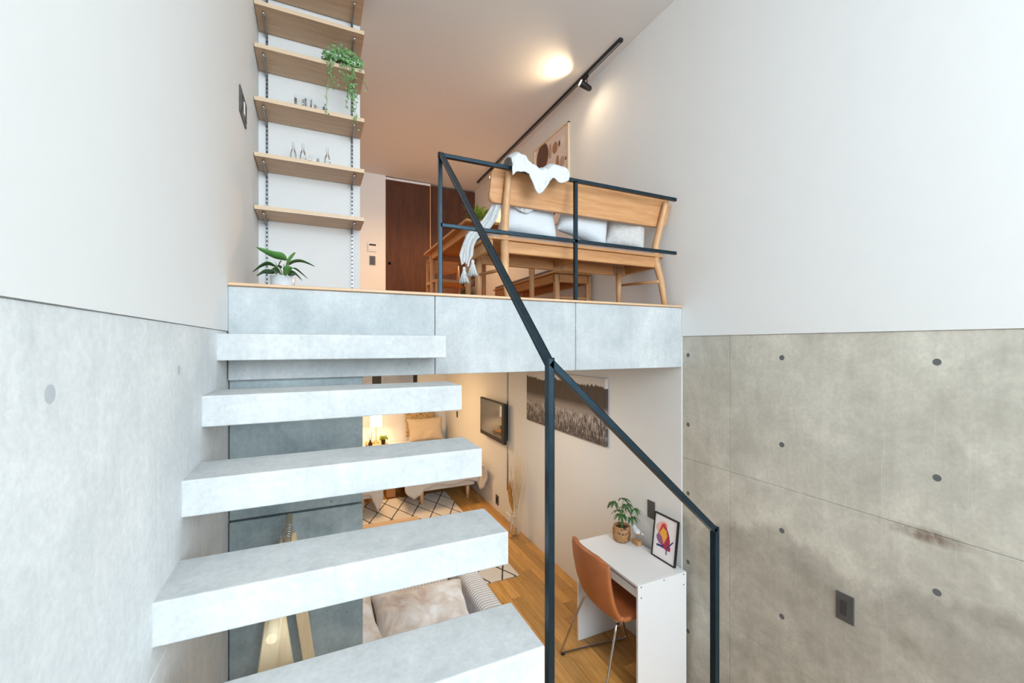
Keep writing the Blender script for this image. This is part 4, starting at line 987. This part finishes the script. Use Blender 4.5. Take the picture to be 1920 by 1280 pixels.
# night table, lamp, diffuser, small plant
NZ_ = -1.575
t = thing('night_table', 'light wood night table under the lit lamp between the beds', 'table', (.92, 7.1, FL))
bm = nb(); box(bm, .745, 1.055, 6.9, 7.3, NZ_ - .02, NZ_, .003); obj('tabletop', bm, 'oakx', t)
for x in (.765, 1.035):
    for y in (6.93, 7.27):
        bm = nb(); tube(bm, [(x, y, FL), (x, y, NZ_ - .02)], .014, 8); obj('leg', bm, 'oakz', t, True)
bm = nb(); box(bm, .76, 1.04, 6.93, 7.27, FL + .22, FL + .235, .002); obj('shelf', bm, 'oakx', t)
t = thing('bedside_lamp', 'lit table lamp with a pale drum shade by the far bedroom wall', 'lamp', (.89, 7.12, NZ_))
bm = nb(); lathe(bm, [(.0001, 0), (.05, 0), (.05, .010), (.008, .016), (.0001, .016)], (0, 0, 0), 20); obj('base', bm, 'bulb', t, True, world=False)
bm = nb(); tube(bm, [(0, 0, .015), (0, 0, .42)], .005, 8); obj('stem', bm, 'bulb', t, world=False)
bm = nb(); lathe(bm, [(.095, .27), (.085, .45)], (0, 0, 0), 28); bmesh.ops.delete(bm, geom=[f for f in bm.faces if len(f.verts) > 4], context='FACES'); obj('lamp_shade', bm, 'shade', t, True, world=False, solid=.002)
t = thing('small_plant', 'small round green plant in a dark pot beside the lit lamp', 'plant', (.985, 7.0, NZ_))
bm = nb(); lathe(bm, [(.0001, 0), (.028, 0), (.036, .075), (.033, .075), (.0001, .06)], (0, 0, 0), 16); obj('pot', bm, 'soil', t, True, world=False)
bm = nb(); rr = random.Random(4)
for k in range(240):
    a = rr.uniform(0, 2 * PI); e = rr.uniform(-.2, 1.0); r = rr.uniform(.4, 1); p = Vector((math.cos(a) * .075 * r * math.cos(e), math.sin(a) * .075 * r * math.cos(e), .085 + .06 * math.sin(e) * r))
    heart(bm, p, rv(rr), rv(rr), .014)
obj('foliage', bm, 'leaff', t, world=False, kind='stuff')
t = thing('reed_diffuser', 'small dark reed diffuser left of the lit lamp', 'diffuser', (.79, 7.0, NZ_))
bm = nb(); lathe(bm, [(.0001, 0), (.032, 0), (.034, .03), (.012, .06), (.011, .08), (.0001, .08)], (0, 0, 0), 16); obj('bottle', bm, 'soil', t, True, world=False)
for k, (dx, dy) in enumerate(((-.05, .0), (.03, .02), (-.02, -.02), (.015, -.03))):
    bm = nb(); tube(bm, [(0, 0, .03), (dx, dy, .20)], .0022, 5); obj('reed', bm, 'ink_brown', t, world=False)
# tree-trunk picture on the far wall
t = thing('canvas_picture', 'wide misty canvas with black tree trunks on the far bedroom wall', 'picture', (.9, 7.4, -.95))
bm = nb(); box(bm, .30, 1.60, 7.37, 7.4, -.95, -.36, .002); cv = obj('canvas', bm, 'mist', t)
for a, b in ((.86, 1.005), (1.535, 1.602), (.42, .5)):
    bm = nb(); box(bm, a, b, 7.3685, 7.371, -.95, -.36); obj('printed_trunk', bm, 'black', cv)
t = thing('wooden_stool', 'small warm wood stool box standing between the beds', 'stool', (.98, 6.25, FL + .0))
bm = nb(); box(bm, .885, 1.01, 6.0, 6.5, FL + .012, FL + .32, .004); obj('body', bm, 'tabley', t)
bm = nb(); box(bm, .875, 1.02, 5.985, 6.515, FL + .32, FL + .345, .004); obj('top', bm, 'oaky', t)

# ------------------------------------------------------------------ clothes rack under the stairs
t = thing('clothes_rack', 'pale wooden clothes rack with crossed legs under the concrete stairs', 'clothes rack', (-.095, 1.6, FL))
bm = nb(); tube(bm, [(-.095, 1.185, -.714), (-.095, 2.0, -.714)], .0125, 16); obj('top_bar', bm, 'pine', t, True)
for y in (1.295, 1.90):
    for s in (-1, 1):
        yy = y + s * .010
        m = Matrix.Translation((-.095, yy, -.714)) @ Matrix.Rotation(s * math.radians(-7.5), 4, 'Y')
        bm = nb(); box(bm, -.022 + s * .0, .022 + s * .0, -.009, .009, -1.38, -.035 if y > 1.5 else .02, .003, 1, m); obj('leg', bm, 'pine', t)
for s in (-1, 1):
    bm = nb(); tube(bm, [(-.095 + s * .15, 1.24, FL + .25), (-.095 + s * .15, 1.9, FL + .25)], .010, 10); obj('cross_bar', bm, 'pine', t, True)
for k in range(6):
    y = 1.76 + k * .021; bm = nb(); pts = [(-.095 + .0165 * math.cos(a), y + .006 * math.sin(a * .5), -.714 + .0165 * math.sin(a)) for a in [PI * 1.4 * i / 12 - .6 for i in range(13)]]
    pts = [(-.095, y, -.78), (-.095, y, -.745)] + [(-.095 + .0165 * math.sin(a), y, -.714 - .0165 * math.cos(a)) for a in [PI * 1.5 * i / 12 for i in range(13)]]
    tube(bm, pts, .0016, 6); o = obj('hanger_hook', bm, 'chrome', t, True)

# ------------------------------------------------------------------ raise everything to floor level zero
for o in bpy.context.scene.objects:
    if o.parent is None: o.location.z += LIFT
